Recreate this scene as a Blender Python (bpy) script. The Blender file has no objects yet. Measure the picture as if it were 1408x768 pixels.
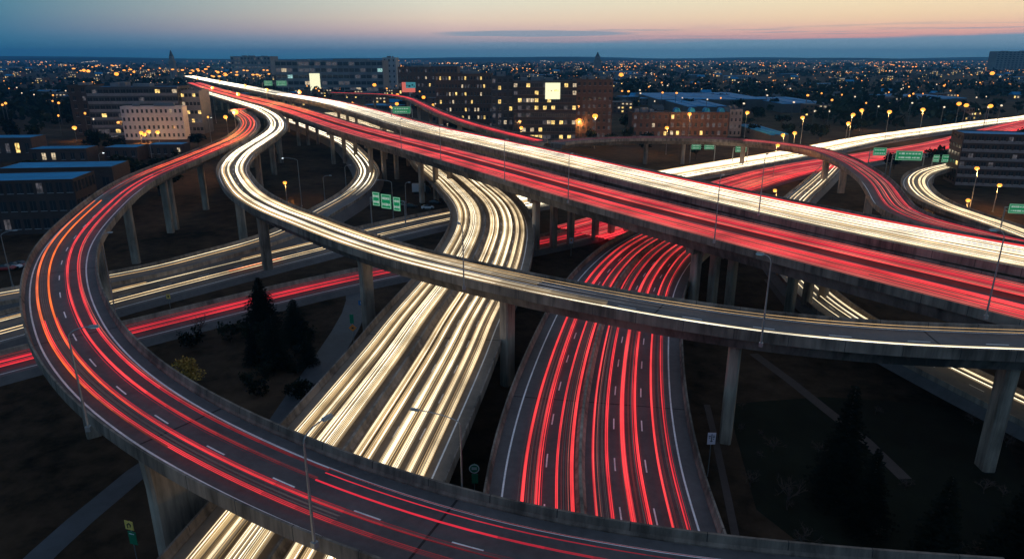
import bpy, bmesh, math, random
import numpy as np
from mathutils import Vector, Matrix, noise
R_ = math.radians
PI = math.pi
random.seed(7)
SC = bpy.context.scene
COL = SC.collection

# ------------------------------------------------------------------ camera
CAM_H = 49.0
PITCH = R_(18.02)
cam_data = bpy.data.cameras.new('camera')
cam = bpy.data.objects.new('camera', cam_data)
COL.objects.link(cam)
cam.location = (0, 0, CAM_H)
cam.rotation_euler = (PI / 2 - PITCH, 0, 0)
cam_data.sensor_width = 36.0
cam_data.lens = 24.03
cam_data.clip_start = 0.5
cam_data.clip_end = 90000.0
SC.camera = cam

# ------------------------------------------------------------------ view
SC.view_settings.view_transform = 'Standard'
SC.view_settings.look = 'None'
SC.view_settings.exposure = 0.12
SC.view_settings.gamma = 1.0
SC.view_settings.use_curve_mapping = False
SC.cycles.volume_bounces = 2
SC.cycles.max_bounces = 6
SC.cycles.diffuse_bounces = 3
SC.cycles.sample_clamp_indirect = 4.0


def lin(r, g, b):
    f = lambda c: (c / 12.92 if c <= 0.04045 else ((c + 0.055) / 1.055) ** 2.4)
    return (f(r / 255), f(g / 255), f(b / 255), 1.0)


# ------------------------------------------------------------------ world: dusk sky, glow to the right, cloud bank on the horizon
world = bpy.data.worlds.new('World')
SC.world = world
world.use_nodes = True
nt = world.node_tree
nt.nodes.clear()


def nd(t, **kw):
    n = nt.nodes.new(t)
    for k, v in kw.items():
        setattr(n, k, v)
    return n


def math_(op, a, b=None, c=None, clamp=False):
    n = nd('ShaderNodeMath', operation=op, use_clamp=clamp)
    for i, v in enumerate((a, b, c)):
        if v is None:
            continue
        if isinstance(v, (int, float)):
            n.inputs[i].default_value = v
        else:
            nt.links.new(v, n.inputs[i])
    return n.outputs[0]


def ramp_(fac, stops):
    n = nd('ShaderNodeValToRGB')
    el = n.color_ramp.elements
    while len(el) < len(stops):
        el.new(0.5)
    for e, (p, c) in zip(el, stops):
        e.position = p
        e.color = c
    nt.links.new(fac, n.inputs[0])
    return n.outputs[0]


def mix_(fac, a, b):
    n = nd('ShaderNodeMix', data_type='RGBA')
    for sock, v in ((n.inputs[0], fac), (n.inputs[6], a), (n.inputs[7], b)):
        if isinstance(v, (int, float)):
            sock.default_value = v
        elif isinstance(v, tuple):
            sock.default_value = v
        else:
            nt.links.new(v, sock)
    return n.outputs[2]


tc = nd('ShaderNodeTexCoord')
sep = nd('ShaderNodeSeparateXYZ')
nt.links.new(tc.outputs['Generated'], sep.inputs[0])
elev = math_('MULTIPLY', math_('ARCSINE', sep.outputs[2]), 180 / PI)            # degrees
azim = math_('MULTIPLY', math_('ARCTAN2', sep.outputs[0], math_('ABSOLUTE', sep.outputs[1])), 180 / PI)  # 0 ahead, + to the east
warm = math_('MULTIPLY_ADD', azim, 1 / 64.0, 0.58, clamp=True)
e10 = math_('MULTIPLY', elev, 1 / 90.0, clamp=True)
SK = 1.0
k = 1 / 90.0
west = ramp_(e10, [(0, lin(38, 104, 136)), (1.6 * k, lin(52, 116, 146)), (4.5 * k, lin(62, 128, 150)), (14 * k, lin(92, 140, 176)), (40 * k, lin(126, 148, 180)), (1, lin(132, 148, 178))])
mid = ramp_(e10, [(0, lin(84, 140, 165)), (1.2 * k, lin(160, 165, 180)), (1.9 * k, lin(220, 188, 182)), (2.8 * k, lin(234, 212, 190)), (4.3 * k, lin(226, 226, 204)), (14 * k, lin(150, 175, 190)), (40 * k, lin(134, 150, 180)), (1, lin(132, 148, 178))])
east = ramp_(e10, [(0, lin(78, 124, 150)), (0.9 * k, lin(206, 146, 148)), (1.6 * k, lin(238, 176, 164)), (2.6 * k, lin(250, 214, 174)), (4.3 * k, lin(248, 232, 190)), (14 * k, lin(200, 195, 180)), (40 * k, lin(138, 152, 180)), (1, lin(132, 148, 178))])
c1 = mix_(math_('MULTIPLY', warm, 2.0, clamp=True), west, mid)
c2 = mix_(math_('MULTIPLY_ADD', warm, 2.0, -1.0, clamp=True), c1, east)
# long flat cloud bank
mp = nd('ShaderNodeCombineXYZ')
nt.links.new(math_('MULTIPLY', azim, 0.06), mp.inputs[0])
nt.links.new(math_('MULTIPLY', elev, 1.1), mp.inputs[1])
nz = nd('ShaderNodeTexNoise')
nz.inputs['Scale'].default_value = 1.6
nz.inputs['Detail'].default_value = 5
nt.links.new(mp.outputs[0], nz.inputs['Vector'])
top_e = math_('ADD', math_('MULTIPLY', nz.outputs[0], 0.9), math_('MULTIPLY_ADD', azim, 0.010, 0.62))
bank = math_('MULTIPLY_ADD', math_('SUBTRACT', top_e, elev), 5.0, 0.5, clamp=True)
bank = math_('MULTIPLY', bank, math_('MULTIPLY_ADD', azim, 1 / 22.0, 0.7, clamp=True))
bank_col = ramp_(math_('MULTIPLY', elev, 1 / 2.0, clamp=True), [(0, lin(112, 158, 180)), (1, lin(120, 160, 182))])
c3 = mix_(math_('MULTIPLY', bank, 0.9), c2, bank_col)
# a few thin streaks above the bank
mp2 = nd('ShaderNodeCombineXYZ')
nt.links.new(math_('MULTIPLY', azim, 0.09), mp2.inputs[0])
nt.links.new(math_('MULTIPLY', elev, 4.5), mp2.inputs[1])
nz2 = nd('ShaderNodeTexNoise')
nz2.inputs['Scale'].default_value = 1.3
nz2.inputs['Detail'].default_value = 4
nt.links.new(mp2.outputs[0], nz2.inputs['Vector'])
st = math_('MULTIPLY_ADD', nz2.outputs[0], 9.0, -4.7, clamp=True)
st = math_('MULTIPLY', st, math_('MULTIPLY_ADD', math_('ABSOLUTE', math_('SUBTRACT', elev, 1.75)), -1.6, 1.0, clamp=True))
st = math_('MULTIPLY', st, math_('MULTIPLY_ADD', azim, 1 / 14.0, 0.5, clamp=True))
lens = math_('SUBTRACT', 1.0, math_('POWER', math_('ABSOLUTE', math_('MULTIPLY_ADD', azim, 1 / 8.5, -0.22)), 2.0))
lens = math_('SUBTRACT', lens, math_('POWER', math_('ABSOLUTE', math_('MULTIPLY', math_('ADD', elev, math_('MULTIPLY_ADD', nz2.outputs[0], 0.35, -1.9)), 1 / 0.26)), 2.0))
lens = math_('MULTIPLY', lens, 2.2, clamp=True)
st = math_('MAXIMUM', st, lens)
c3 = mix_(math_('MULTIPLY', st, 0.75), c3, lin(128, 158, 178))
# upper atmosphere from the sky model, far above the picture
sky = nd('ShaderNodeTexSky', sky_type='NISHITA')
sky.sun_disc = False
sky.sun_elevation = R_(1.0)
sky.sun_rotation = R_(55)
sky.altitude = 50
n_mul = nd('ShaderNodeMix', data_type='RGBA', blend_type='MULTIPLY')
n_mul.inputs[0].default_value = 1.0
n_mul.inputs[7].default_value = (0.10, 0.10, 0.10, 1)
nt.links.new(sky.outputs[0], n_mul.inputs[6])
upper = math_('MULTIPLY_ADD', elev, 1 / 25.0, -0.4, clamp=True)
c4 = mix_(math_('MULTIPLY', upper, 0.5), c3, n_mul.outputs[2])
# away from the afterglow the sky is plain dusk blue
back = math_('MULTIPLY_ADD', sep.outputs[1], -2.0, 0.2, clamp=True)
c4 = mix_(back, c4, west)
bg = nd('ShaderNodeBackground')
bg.inputs[1].default_value = 1.0
nt.links.new(c4, bg.inputs[0])
wo = nd('ShaderNodeOutputWorld')
nt.links.new(bg.outputs[0], wo.inputs[0])

# last glow of the sun, very weak and wide
sun_d = bpy.data.lights.new('sun', 'SUN')
sun_d.energy = 0.06
sun_d.angle = R_(20)
sun_d.color = (1.0, 0.75, 0.55)
sun = bpy.data.objects.new('sun', sun_d)
COL.objects.link(sun)
sun.rotation_euler = (R_(86), 0, R_(180 - 55))

# ------------------------------------------------------------------ helpers
MATS = {}


def new_mat(name):
    m = bpy.data.materials.new(name)
    m.use_nodes = True
    MATS[name] = m
    return m, m.node_tree, m.node_tree.nodes['Principled BSDF']


def surf(name, base, rough=0.8, var=0.25, scale=0.6, metal=0.0, streak=False, detail=6.0, spec=0.4, bump=0.0, second=None):
    """procedural surface: base colour broken up by two noises in object space"""
    m, t, b = new_mat(name)
    L = t.links.new
    geo = t.nodes.new('ShaderNodeNewGeometry')
    mp_ = t.nodes.new('ShaderNodeMapping')
    if streak:
        mp_.inputs['Scale'].default_value = (1.0, 1.0, 0.12)
    L(geo.outputs['Position'], mp_.inputs[0])
    n1 = t.nodes.new('ShaderNodeTexNoise')
    n1.inputs['Scale'].default_value = scale
    n1.inputs['Detail'].default_value = detail
    n1.inputs['Roughness'].default_value = 0.65
    L(mp_.outputs[0], n1.inputs['Vector'])
    n2 = t.nodes.new('ShaderNodeTexNoise')
    n2.inputs['Scale'].default_value = scale * 0.13
    n2.inputs['Detail'].default_value = 3
    L(geo.outputs['Position'], n2.inputs['Vector'])
    ad = t.nodes.new('ShaderNodeMath')
    ad.operation = 'ADD'
    L(n1.outputs[0], ad.inputs[0])
    L(n2.outputs[0], ad.inputs[1])
    r = t.nodes.new('ShaderNodeMapRange')
    r.inputs[1].default_value = 0.78 if streak else 0.7
    r.inputs[2].default_value = 1.22 if streak else 1.3
    L(ad.outputs[0], r.inputs[0])
    mx = t.nodes.new('ShaderNodeMix')
    mx.data_type = 'RGBA'
    lo = tuple(c * (1 - var) for c in base[:3]) + (1,)
    hi = tuple(c * (1 + var) for c in (second or base)[:3]) + (1,)
    mx.inputs[6].default_value = lo
    mx.inputs[7].default_value = hi
    L(r.outputs[0], mx.inputs[0])
    L(mx.outputs[2], b.inputs['Base Color'])
    b.inputs['Roughness'].default_value = rough
    b.inputs['Metallic'].default_value = metal
    b.inputs['Specular IOR Level'].default_value = spec
    if bump:
        bp = t.nodes.new('ShaderNodeBump')
        bp.inputs['Strength'].default_value = bump
        bp.inputs['Distance'].default_value = 0.05
        L(n1.outputs[0], bp.inputs['Height'])
        L(bp.outputs[0], b.inputs['Normal'])
    return m


def glow(name, col, strength, base=None):
    m, t, b = new_mat(name)
    b.inputs['Base Color'].default_value = (0.02, 0.02, 0.02, 1)
    b.inputs['Emission Color'].default_value = tuple(col) + (1,)
    b.inputs['Emission Strength'].default_value = strength
    b.inputs['Roughness'].default_value = 0.6
    if name.startswith('win_'):
        # curtains, blinds and lamps behind the panes
        g = t.nodes.new('ShaderNodeNewGeometry')
        n = t.nodes.new('ShaderNodeTexNoise')
        n.inputs['Scale'].default_value = 0.8
        n.inputs['Detail'].default_value = 5
        r = t.nodes.new('ShaderNodeMapRange')
        r.inputs[1].default_value = 0.35
        r.inputs[2].default_value = 0.65
        r.inputs[3].default_value = strength * 0.2
        r.inputs[4].default_value = strength * 1.3
        t.links.new(g.outputs['Position'], n.inputs['Vector'])
        t.links.new(n.outputs[0], r.inputs[0])
        t.links.new(r.outputs[0], b.inputs['Emission Strength'])
    if name.startswith('trail'):
        # lamps of passing vehicles differ: the streaks vary slowly in strength along their run
        g = t.nodes.new('ShaderNodeNewGeometry')
        n = t.nodes.new('ShaderNodeTexNoise')
        n.inputs['Scale'].default_value = 0.11
        n.inputs['Detail'].default_value = 4
        r = t.nodes.new('ShaderNodeMapRange')
        r.inputs[1].default_value = 0.3
        r.inputs[2].default_value = 0.7
        r.inputs[3].default_value = strength * 0.55
        r.inputs[4].default_value = strength * 1.35
        t.links.new(g.outputs['Position'], n.inputs['Vector'])
        t.links.new(n.outputs[0], r.inputs[0])
        t.links.new(r.outputs[0], b.inputs['Emission Strength'])
    return m


class MB:
    """collects faces of ONE mesh"""

    def __init__(self):
        self.v, self.f, self.mi, self.mats = [], [], [], []

    def slot(self, m):
        m = MATS[m] if isinstance(m, str) else m
        if m not in self.mats:
            self.mats.append(m)
        return self.mats.index(m)

    def poly(self, pts, m):
        i = len(self.v)
        self.v += [tuple(p) for p in pts]
        self.f.append(tuple(range(i, i + len(pts))))
        self.mi.append(self.slot(m))

    def box(self, c, s, m, rz=0.0, top=None):
        """box centre c, size s, turned by rz; top=(kx,ky) scales the upper face"""
        hx, hy, hz = s[0] / 2, s[1] / 2, s[2] / 2
        kx, ky = top or (1, 1)
        cs, sn = math.cos(rz), math.sin(rz)
        i = len(self.v)
        for z, ax, ay in ((-hz, 1, 1), (hz, kx, ky)):
            for x, y in ((-hx, -hy), (hx, -hy), (hx, hy), (-hx, hy)):
                x, y = x * ax, y * ay
                self.v.append((c[0] + x * cs - y * sn, c[1] + x * sn + y * cs, c[2] + z))
        k_ = self.slot(m)
        for q in ((3, 2, 1, 0), (4, 5, 6, 7), (0, 1, 5, 4), (1, 2, 6, 5), (2, 3, 7, 6), (3, 0, 4, 7)):
            self.f.append(tuple(i + a for a in q))
            self.mi.append(k_)

    def tube(self, pts, rad, m, n=6, cap=True):
        pts = [Vector(p) for p in pts]
        rr = rad if isinstance(rad, (list, tuple)) else [rad] * len(pts)
        i0 = len(self.v)
        k_ = self.slot(m)
        for j, p in enumerate(pts):
            t = (pts[min(j + 1, len(pts) - 1)] - pts[max(j - 1, 0)]).normalized()
            a = t.cross(Vector((0, 0, 1)))
            if a.length < 1e-3:
                a = t.cross(Vector((0, 1, 0)))
            a.normalize()
            b = a.cross(t)
            for q in range(n):
                an = 2 * PI * q / n
                w = p + (a * math.cos(an) + b * math.sin(an)) * rr[j]
                self.v.append(tuple(w))
        for j in range(len(pts) - 1):
            for q in range(n):
                a0 = i0 + j * n + q
                a1 = i0 + j * n + (q + 1) % n
                self.f.append((a0, a1, a1 + n, a0 + n))
                self.mi.append(k_)
        if cap:
            self.f.append(tuple(i0 + q for q in range(n)))
            self.mi.append(k_)
            e = i0 + (len(pts) - 1) * n
            self.f.append(tuple(e + n - 1 - q for q in range(n)))
            self.mi.append(k_)

    def ball(self, c, r, m, n=8, k=5, sq=(1, 1, 1)):
        i0 = len(self.v)
        k_ = self.slot(m)
        for a in range(k + 1):
            th = PI * a / k
            for q in range(n):
                ph = 2 * PI * q / n
                self.v.append((c[0] + r * sq[0] * math.sin(th) * math.cos(ph), c[1] + r * sq[1] * math.sin(th) * math.sin(ph), c[2] + r * sq[2] * math.cos(th)))
        for a in range(k):
            for q in range(n):
                p = i0 + a * n + q
                p2 = i0 + a * n + (q + 1) % n
                self.f.append((p, p + n, p2 + n, p2))
                self.mi.append(k_)

    def rings(self, rings, m, closed=True, caps=True):
        """loft through rings of equal length"""
        i0 = len(self.v)
        n = len(rings[0])
        k_ = self.slot(m)
        for r in rings:
            self.v += [tuple(p) for p in r]
        for j in range(len(rings) - 1):
            for q in range(n if closed else n - 1):
                a, b = i0 + j * n + q, i0 + j * n + (q + 1) % n
                self.f.append((a, b, b + n, a + n))
                self.mi.append(k_)
        if caps and closed:
            self.f.append(tuple(i0 + n - 1 - q for q in range(n)))
            self.mi.append(k_)
            e = i0 + (len(rings) - 1) * n
            self.f.append(tuple(e + q for q in range(n)))
            self.mi.append(k_)

    def mesh(self, name, smooth=False):
        me = bpy.data.meshes.new(name)
        me.from_pydata(self.v, [], self.f)
        for m in self.mats:
            me.materials.append(m)
        me.polygons.foreach_set('material_index', self.mi)
        if smooth:
            me.polygons.foreach_set('use_smooth', [True] * len(self.f))
        me.update()
        return me

    def build(self, name, parent=None, smooth=False):
        o = bpy.data.objects.new(name, self.mesh(name, smooth))
        COL.objects.link(o)
        if parent:
            o.parent = parent
        return o


def tag(o, label=None, cat=None, group=None, kind=None):
    for k_, v_ in (('label', label), ('category', cat), ('group', group), ('kind', kind)):
        if v_:
            o[k_] = v_
    return o


def empty(name, label, cat, loc=(0, 0, 0), rz=0.0, group=None):
    o = bpy.data.objects.new(name, None)
    COL.objects.link(o)
    o.location = loc
    o.rotation_euler = (0, 0, rz)
    o.empty_display_size = 0.5
    return tag(o, label, cat, group)


def children(o):
    return KIDS.get(o.name, [])


def dup(root, loc, rz=None, label=None, group=None, scale=None):
    """a copy of a thing, its parts and their sub-parts, sharing mesh data"""
    c = root.copy()
    COL.objects.link(c)
    c.location = loc
    if rz is not None:
        c.rotation_euler = (0, 0, rz)
    if scale:
        c.scale = scale if isinstance(scale, tuple) else (scale,) * 3
    if label:
        c['label'] = label
    if group:
        c['group'] = group
    for ch in root.children:
        d = ch.copy()
        COL.objects.link(d)
        d.parent = c
        for g in ch.children:
            h = g.copy()
            COL.objects.link(h)
            h.parent = d
    return c


def at(u, v, z):
    """point of the place at height z seen at pixel u, v of the 1408 x 768 photograph"""
    up = (384 - v) / 940.0
    d = ((u - 704) / 940.0, math.cos(PITCH) + up * math.sin(PITCH), -math.sin(PITCH) + up * math.cos(PITCH))
    t = (z - CAM_H) / d[2]
    return Vector((d[0] * t, d[1] * t, z))


GROUND = -1.0
# ------------------------------------------------------------------ materials
surf('asphalt', (0.085, 0.08, 0.08), 0.7, 0.3, 1.2, detail=9)
surf('asphalt_pale', (0.115, 0.11, 0.11), 0.72, 0.25, 0.9, detail=9)
surf('asphalt_warm', (0.19, 0.155, 0.12), 0.72, 0.3, 0.9, detail=9)  # cream freeway asphalt, golden light of the headlamps put into its colour
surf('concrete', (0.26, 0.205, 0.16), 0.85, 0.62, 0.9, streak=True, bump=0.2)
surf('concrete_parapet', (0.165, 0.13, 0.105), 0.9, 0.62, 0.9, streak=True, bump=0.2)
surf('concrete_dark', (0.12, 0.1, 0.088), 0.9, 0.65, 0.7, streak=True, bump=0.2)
surf('paint_white', (0.8, 0.8, 0.78), 0.6, 0.25, 2.5)
surf('paint_yellow', (0.6, 0.42, 0.12), 0.6, 0.25, 2.5)
surf('joint', (0.015, 0.015, 0.016), 0.8, 0.2, 3)
surf('steel', (0.3, 0.31, 0.32), 0.45, 0.2, 3, metal=0.6)
surf('steel_dark', (0.08, 0.085, 0.09), 0.5, 0.2, 3, metal=0.4)
surf('earth', (0.012, 0.013, 0.007), 0.95, 0.75, 0.3, second=(0.042, 0.027, 0.017), spec=0.05)
surf('grass', (0.009, 0.011, 0.006), 0.95, 0.5, 0.3, spec=0.1)
surf('path', (0.06, 0.045, 0.04), 0.9, 0.25, 0.8)
surf('blue_street', (0.04, 0.044, 0.052), 0.6, 0.3, 0.8)
surf('brick_brown', (0.105, 0.058, 0.042), 0.9, 0.3, 0.8)
surf('brick_dark', (0.05, 0.034, 0.03), 0.9, 0.3, 0.8)
surf('wall_grey', (0.16, 0.16, 0.17), 0.85, 0.25, 0.6)
surf('wall_dark', (0.05, 0.052, 0.058), 0.85, 0.3, 0.6)
surf('wall_pale', (0.42, 0.4, 0.42), 0.85, 0.15, 0.6)
surf('band_pale', (0.3, 0.3, 0.31), 0.85, 0.2, 0.6)
surf('roof_blue', (0.02, 0.20, 0.40), 0.6, 0.35, 0.35, spec=0.03)  # bluish metal with the reflected dusk sky put into its colour
surf('roof_dark', (0.05, 0.055, 0.065), 0.8, 0.3, 0.4)
surf('roof_green', (0.035, 0.07, 0.065), 0.6, 0.2, 0.5)
surf('glass_dark', (0.025, 0.03, 0.036), 0.12, 0.3, 0.5, spec=0.6)
surf('foliage_dark', (0.006, 0.009, 0.006), 0.95, 0.6, 0.8, spec=0.03)
surf('foliage_mid', (0.014, 0.02, 0.012), 0.95, 0.6, 0.8, spec=0.03)
surf('foliage_yellow', (0.34, 0.2, 0.04), 0.85, 0.5, 1.2)
surf('bark', (0.06, 0.045, 0.035), 0.95, 0.3, 2)
surf('twig', (0.07, 0.045, 0.035), 0.95, 0.3, 2)
surf('sign_green', (0.01, 0.17, 0.085), 0.45, 0.15, 1.0)
surf('sign_white', (0.75, 0.75, 0.75), 0.5, 0.05, 1.0)
surf('sign_orange', (0.7, 0.22, 0.04), 0.5, 0.1, 1.0)
surf('sign_yellow', (0.72, 0.5, 0.12), 0.5, 0.1, 1.0)
surf('sign_blue', (0.03, 0.18, 0.42), 0.5, 0.1, 1.0)
surf('sign_pink', (0.62, 0.5, 0.55), 0.5, 0.1, 1.0)
surf('ink', (0.02, 0.02, 0.025), 0.6, 0.1, 1.0)
surf('car_white', (0.6, 0.6, 0.62), 0.3, 0.05, 1.0)
surf('car_dark', (0.03, 0.03, 0.035), 0.3, 0.05, 1.0)
surf('car_red', (0.25, 0.03, 0.03), 0.3, 0.05, 1.0)
surf('rubber', (0.015, 0.015, 0.015), 0.8, 0.1, 1.0)
glow('sign_green_glow', (0.0, 0.36, 0.13), 0.42)  # sign green that glows by itself in place of light on the panel
glow('trail_red', (1.0, 0.045, 0.05), 1.2)
glow('trail_deep', (0.85, 0.02, 0.045), 0.75)
glow('trail_pink', (1.0, 0.22, 0.17), 0.6)
glow('trail_orange', (1.0, 0.15, 0.012), 1.15)
glow('trail_faint_red', (0.6, 0.07, 0.07), 0.2)
glow('trail_hot', (1.0, 0.9, 0.68), 3.0)
glow('trail_white', (1.0, 0.8, 0.48), 1.5)
glow('trail_cream', (1.0, 0.8, 0.5), 1.35)
glow('trail_tan', (0.95, 0.62, 0.27), 0.75)
glow('trail_amber', (1.0, 0.62, 0.27), 1.0)
glow('trail_faint', (0.8, 0.58, 0.34), 0.28)
glow('trail_ash', (0.5, 0.4, 0.42), 0.1)
glow('trail_silver', (0.85, 0.88, 1.0), 0.75)
glow('sodium', (1.0, 0.34, 0.04), 2.1)
glow('led', (0.9, 0.95, 1.0), 8.0)
glow('led_dim', (0.25, 0.62, 0.75), 0.35)
glow('win_yellow', (1.0, 0.66, 0.2), 1.5)
glow('win_warm', (1.0, 0.78, 0.5), 0.7)
glow('win_dim', (0.55, 0.5, 0.55), 0.13)
glow('win_teal', (0.5, 0.9, 0.85), 0.7)
glow('screen_lit', (1.0, 0.97, 0.62), 1.0)
glow('screen_red', (0.95, 0.2, 0.15), 0.6)
glow('screen_teal', (0.06, 0.3, 0.36), 0.6)
glow('spark_amber', (1.0, 0.36, 0.06), 1.9)
glow('spark_white', (1.0, 0.8, 0.55), 1.1)
glow('spark_red', (1.0, 0.15, 0.08), 1.2)
glow('spark_teal', (0.6, 1.0, 0.85), 0.7)
# the same lamps seen for a shorter time: weaker streaks, for the ends that fade out
for base_, col_, st_ in (('trail_red', (1.0, 0.04, 0.05), 0.95), ('trail_deep', (0.75, 0.015, 0.04), 0.6), ('trail_orange', (1.0, 0.13, 0.02), 1.05), ('trail_pink', (1.0, 0.22, 0.17), 0.6), ('trail_hot', (1.0, 0.9, 0.7), 2.2), ('trail_white', (1.0, 0.82, 0.54), 1.3), ('trail_amber', (1.0, 0.64, 0.3), 0.75), ('trail_silver', (0.85, 0.88, 1.0), 0.75)):
    for i_, f_ in enumerate((0.8, 0.6, 0.42, 0.28, 0.18, 0.11)):
        glow('%s_%d' % (base_, i_), col_, st_ * f_)
glow('sign_text_glow', (0.75, 1.0, 0.85), 0.36)  # sign border and lettering made to glow so they show at dusk
for m_ in ('trail_faint_red', 'trail_faint', 'trail_ash', 'trail_ash', 'led_dim', 'win_dim', 'spark_amber', 'spark_white', 'spark_red', 'spark_teal'):
    MATS[m_].cycles.emission_sampling = 'NONE'

# ------------------------------------------------------------------ road paths (x, y, deck height), surveyed every dozen metres
LOOP=[(-215.0,545.0,9.0),(-197.4,512.7,11.9),(-182.8,479.1,14.6),(-174.0,443.5,16.5),(-158.9,410.1,17.0),(-142.7,377.1,17.0),(-129.0,343.0,17.0),(-118.2,307.9,17.0),(-115.2,296.0,17.0),(-112.6,284.0,17.0),(-110.6,272.0,17.0),(-109.1,259.8,17.0),(-107.7,247.6,17.0),(-106.4,235.5,17.0),(-105.1,223.3,17.0),(-103.9,211.1,17.0),(-102.7,198.9,17.0),(-100.9,186.8,17.0),(-98.4,174.8,17.0),(-95.2,163.0,17.0),(-91.4,151.3,17.0),(-87.5,139.7,16.9),(-83.3,128.2,16.8),(-78.5,116.9,16.7),(-72.9,106.1,16.6),(-66.5,95.6,16.4),(-59.5,85.6,16.1),(-51.8,76.1,15.7),(-43.1,67.4,15.2),(-33.6,59.7,14.8),(-23.4,53.0,14.4),(-12.6,47.1,14.1),(-1.4,42.3,14.0),(10.4,38.9,14.0),(22.5,36.8,14.0),(34.6,35.4,14.0)]
SRAMP=[(-304.6,693.0,17.0),(-273.4,639.8,17.0),(-242.1,586.5,17.0),(-223.2,554.7,17.0),(-204.3,522.8,17.0),(-185.5,490.9,17.0),(-166.7,459.0,17.0),(-149.8,426.0,17.0),(-134.0,392.5,16.8),(-120.2,358.2,16.3),(-109.8,322.7,16.0),(-107.2,310.6,16.0),(-104.9,298.5,16.0),(-102.8,286.3,16.0),(-100.8,274.1,16.0),(-98.8,261.9,16.0),(-96.6,249.8,16.0),(-93.9,237.8,16.0),(-90.7,225.8,16.0),(-87.1,214.0,16.0),(-82.7,202.5,16.0),(-77.5,191.3,16.0),(-72.0,180.2,16.0),(-66.1,169.4,16.0),(-59.4,159.0,16.0),(-51.9,149.2,16.0),(-43.8,139.9,16.0),(-35.7,130.6,16.0),(-27.3,121.6,16.0),(-18.3,113.0,16.0),(-8.7,105.3,16.0),(1.3,98.1,16.0),(11.7,91.5,16.0),(22.5,85.5,16.0),(33.9,80.7,16.0),(45.8,77.6,16.0),(58.1,76.1,16.0),(70.4,75.1,16.0),(82.7,74.1,16.0),(95.0,73.0,16.0)]
VIA_RED=[(-410.7,918.7,16.5),(-373.3,850.9,16.5),(-336.0,783.1,16.5),(-298.4,715.4,16.5),(-259.5,648.5,16.5),(-219.8,582.0,16.5),(-192.9,537.9,16.5),(-166.5,493.6,16.5),(-141.0,448.8,16.5),(-116.4,403.4,16.5),(-92.4,357.7,16.5),(-67.4,312.5,16.5),(-54.3,290.3,16.5),(-40.9,268.2,16.5),(-27.6,246.2,16.5),(-14.4,224.0,16.5),(-1.5,201.6,16.5),(11.2,179.2,16.5),(24.3,156.9,16.5),(38.1,135.1,16.5),(52.5,113.7,16.5),(67.3,92.5,16.5),(81.9,71.3,16.5),(96.2,49.8,16.5),(110.0,28.0,16.5)]
VIA_WHITE=[(-545.0,1205.0,17.0),(-506.5,1138.5,17.0),(-467.9,1072.1,17.0),(-429.4,1005.6,17.0),(-390.7,939.2,17.1),(-352.0,872.9,17.2),(-313.2,806.6,17.4),(-274.4,740.3,17.5),(-235.6,673.9,17.7),(-196.7,607.7,17.9),(-169.7,564.2,18.0),(-141.9,521.2,18.0),(-116.9,476.5,18.0),(-94.3,430.5,18.0),(-72.4,384.2,18.0),(-51.1,337.6,18.0),(-39.9,314.6,18.0),(-27.8,292.1,18.0),(-14.9,269.9,18.0),(-2.2,247.7,18.0),(10.2,225.3,18.0),(22.4,202.8,18.0),(34.7,180.3,18.0),(47.1,157.9,18.0),(60.1,135.9,18.0),(74.5,114.7,18.0),(90.8,94.9,18.0),(108.0,76.0,18.0),(124.6,56.5,18.0),(140.0,36.0,18.0)]
WHITE_FWY=[(-150.0,560.0,6.0),(-133.4,526.9,6.0),(-116.9,493.8,6.0),(-100.9,460.4,6.0),(-86.0,426.5,6.0),(-71.1,392.6,6.0),(-55.8,358.9,6.0),(-40.8,325.0,6.0),(-36.9,313.3,6.0),(-33.9,301.4,6.0),(-31.1,289.3,6.0),(-27.9,277.4,6.0),(-24.2,265.7,6.0),(-20.5,253.9,6.0),(-17.1,242.0,6.0),(-14.0,230.1,6.0),(-10.9,218.1,6.0),(-8.3,206.1,6.0),(-6.5,193.8,6.0),(-5.6,181.5,6.0),(-5.5,169.2,6.0),(-6.1,156.9,6.0),(-7.0,144.6,6.0),(-8.3,132.3,6.0),(-10.1,120.1,6.0),(-11.9,107.9,6.0),(-13.4,95.6,6.0),(-15.1,83.4,6.0),(-16.9,71.2,6.0),(-18.7,59.0,6.0),(-20.3,46.7,6.0),(-21.9,34.5,6.0),(-23.4,22.3,6.0),(-24.9,10.0,6.0)]
RED_FWY=[(150.0,285.0,1.0),(140.7,276.3,1.4),(131.4,267.6,1.9),(122.2,258.7,2.3),(113.3,249.6,2.8),(104.6,240.3,3.4),(96.1,230.8,4.0),(87.7,221.3,4.5),(79.5,211.5,4.9),(71.4,201.6,5.3),(63.3,191.8,5.6),(55.1,182.1,5.8),(46.8,172.4,5.9),(39.0,162.3,6.0),(32.4,151.5,6.0),(27.0,139.9,6.0),(22.5,128.0,6.0),(18.9,115.8,6.0),(15.9,103.4,6.0),(13.2,90.9,6.0),(10.9,78.4,6.0),(9.2,65.8,6.0),(8.3,53.1,6.0),(7.6,40.3,6.0),(6.5,27.7,6.0),(5.0,15.0,6.0)]
FARRAMP=[(20.0,310.0,12.0),(28.5,319.2,11.8),(38.4,326.7,11.5),(74.4,336.9,11.0),(109.3,326.4,11.0),(128.3,294.8,11.0),(129.3,282.3,11.0),(128.3,269.9,11.0),(126.3,257.5,11.0),(123.6,245.3,11.0),(120.5,233.2,11.0),(117.2,221.2,11.0),(113.2,209.3,11.0),(108.7,197.6,11.0),(104.1,186.0,11.0),(100.2,174.1,11.0),(99.4,161.7,11.0),(102.7,149.7,11.0),(107.3,138.1,11.0),(112.8,126.8,11.0),(118.8,115.9,11.0),(125.0,105.0,11.0)]
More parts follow.
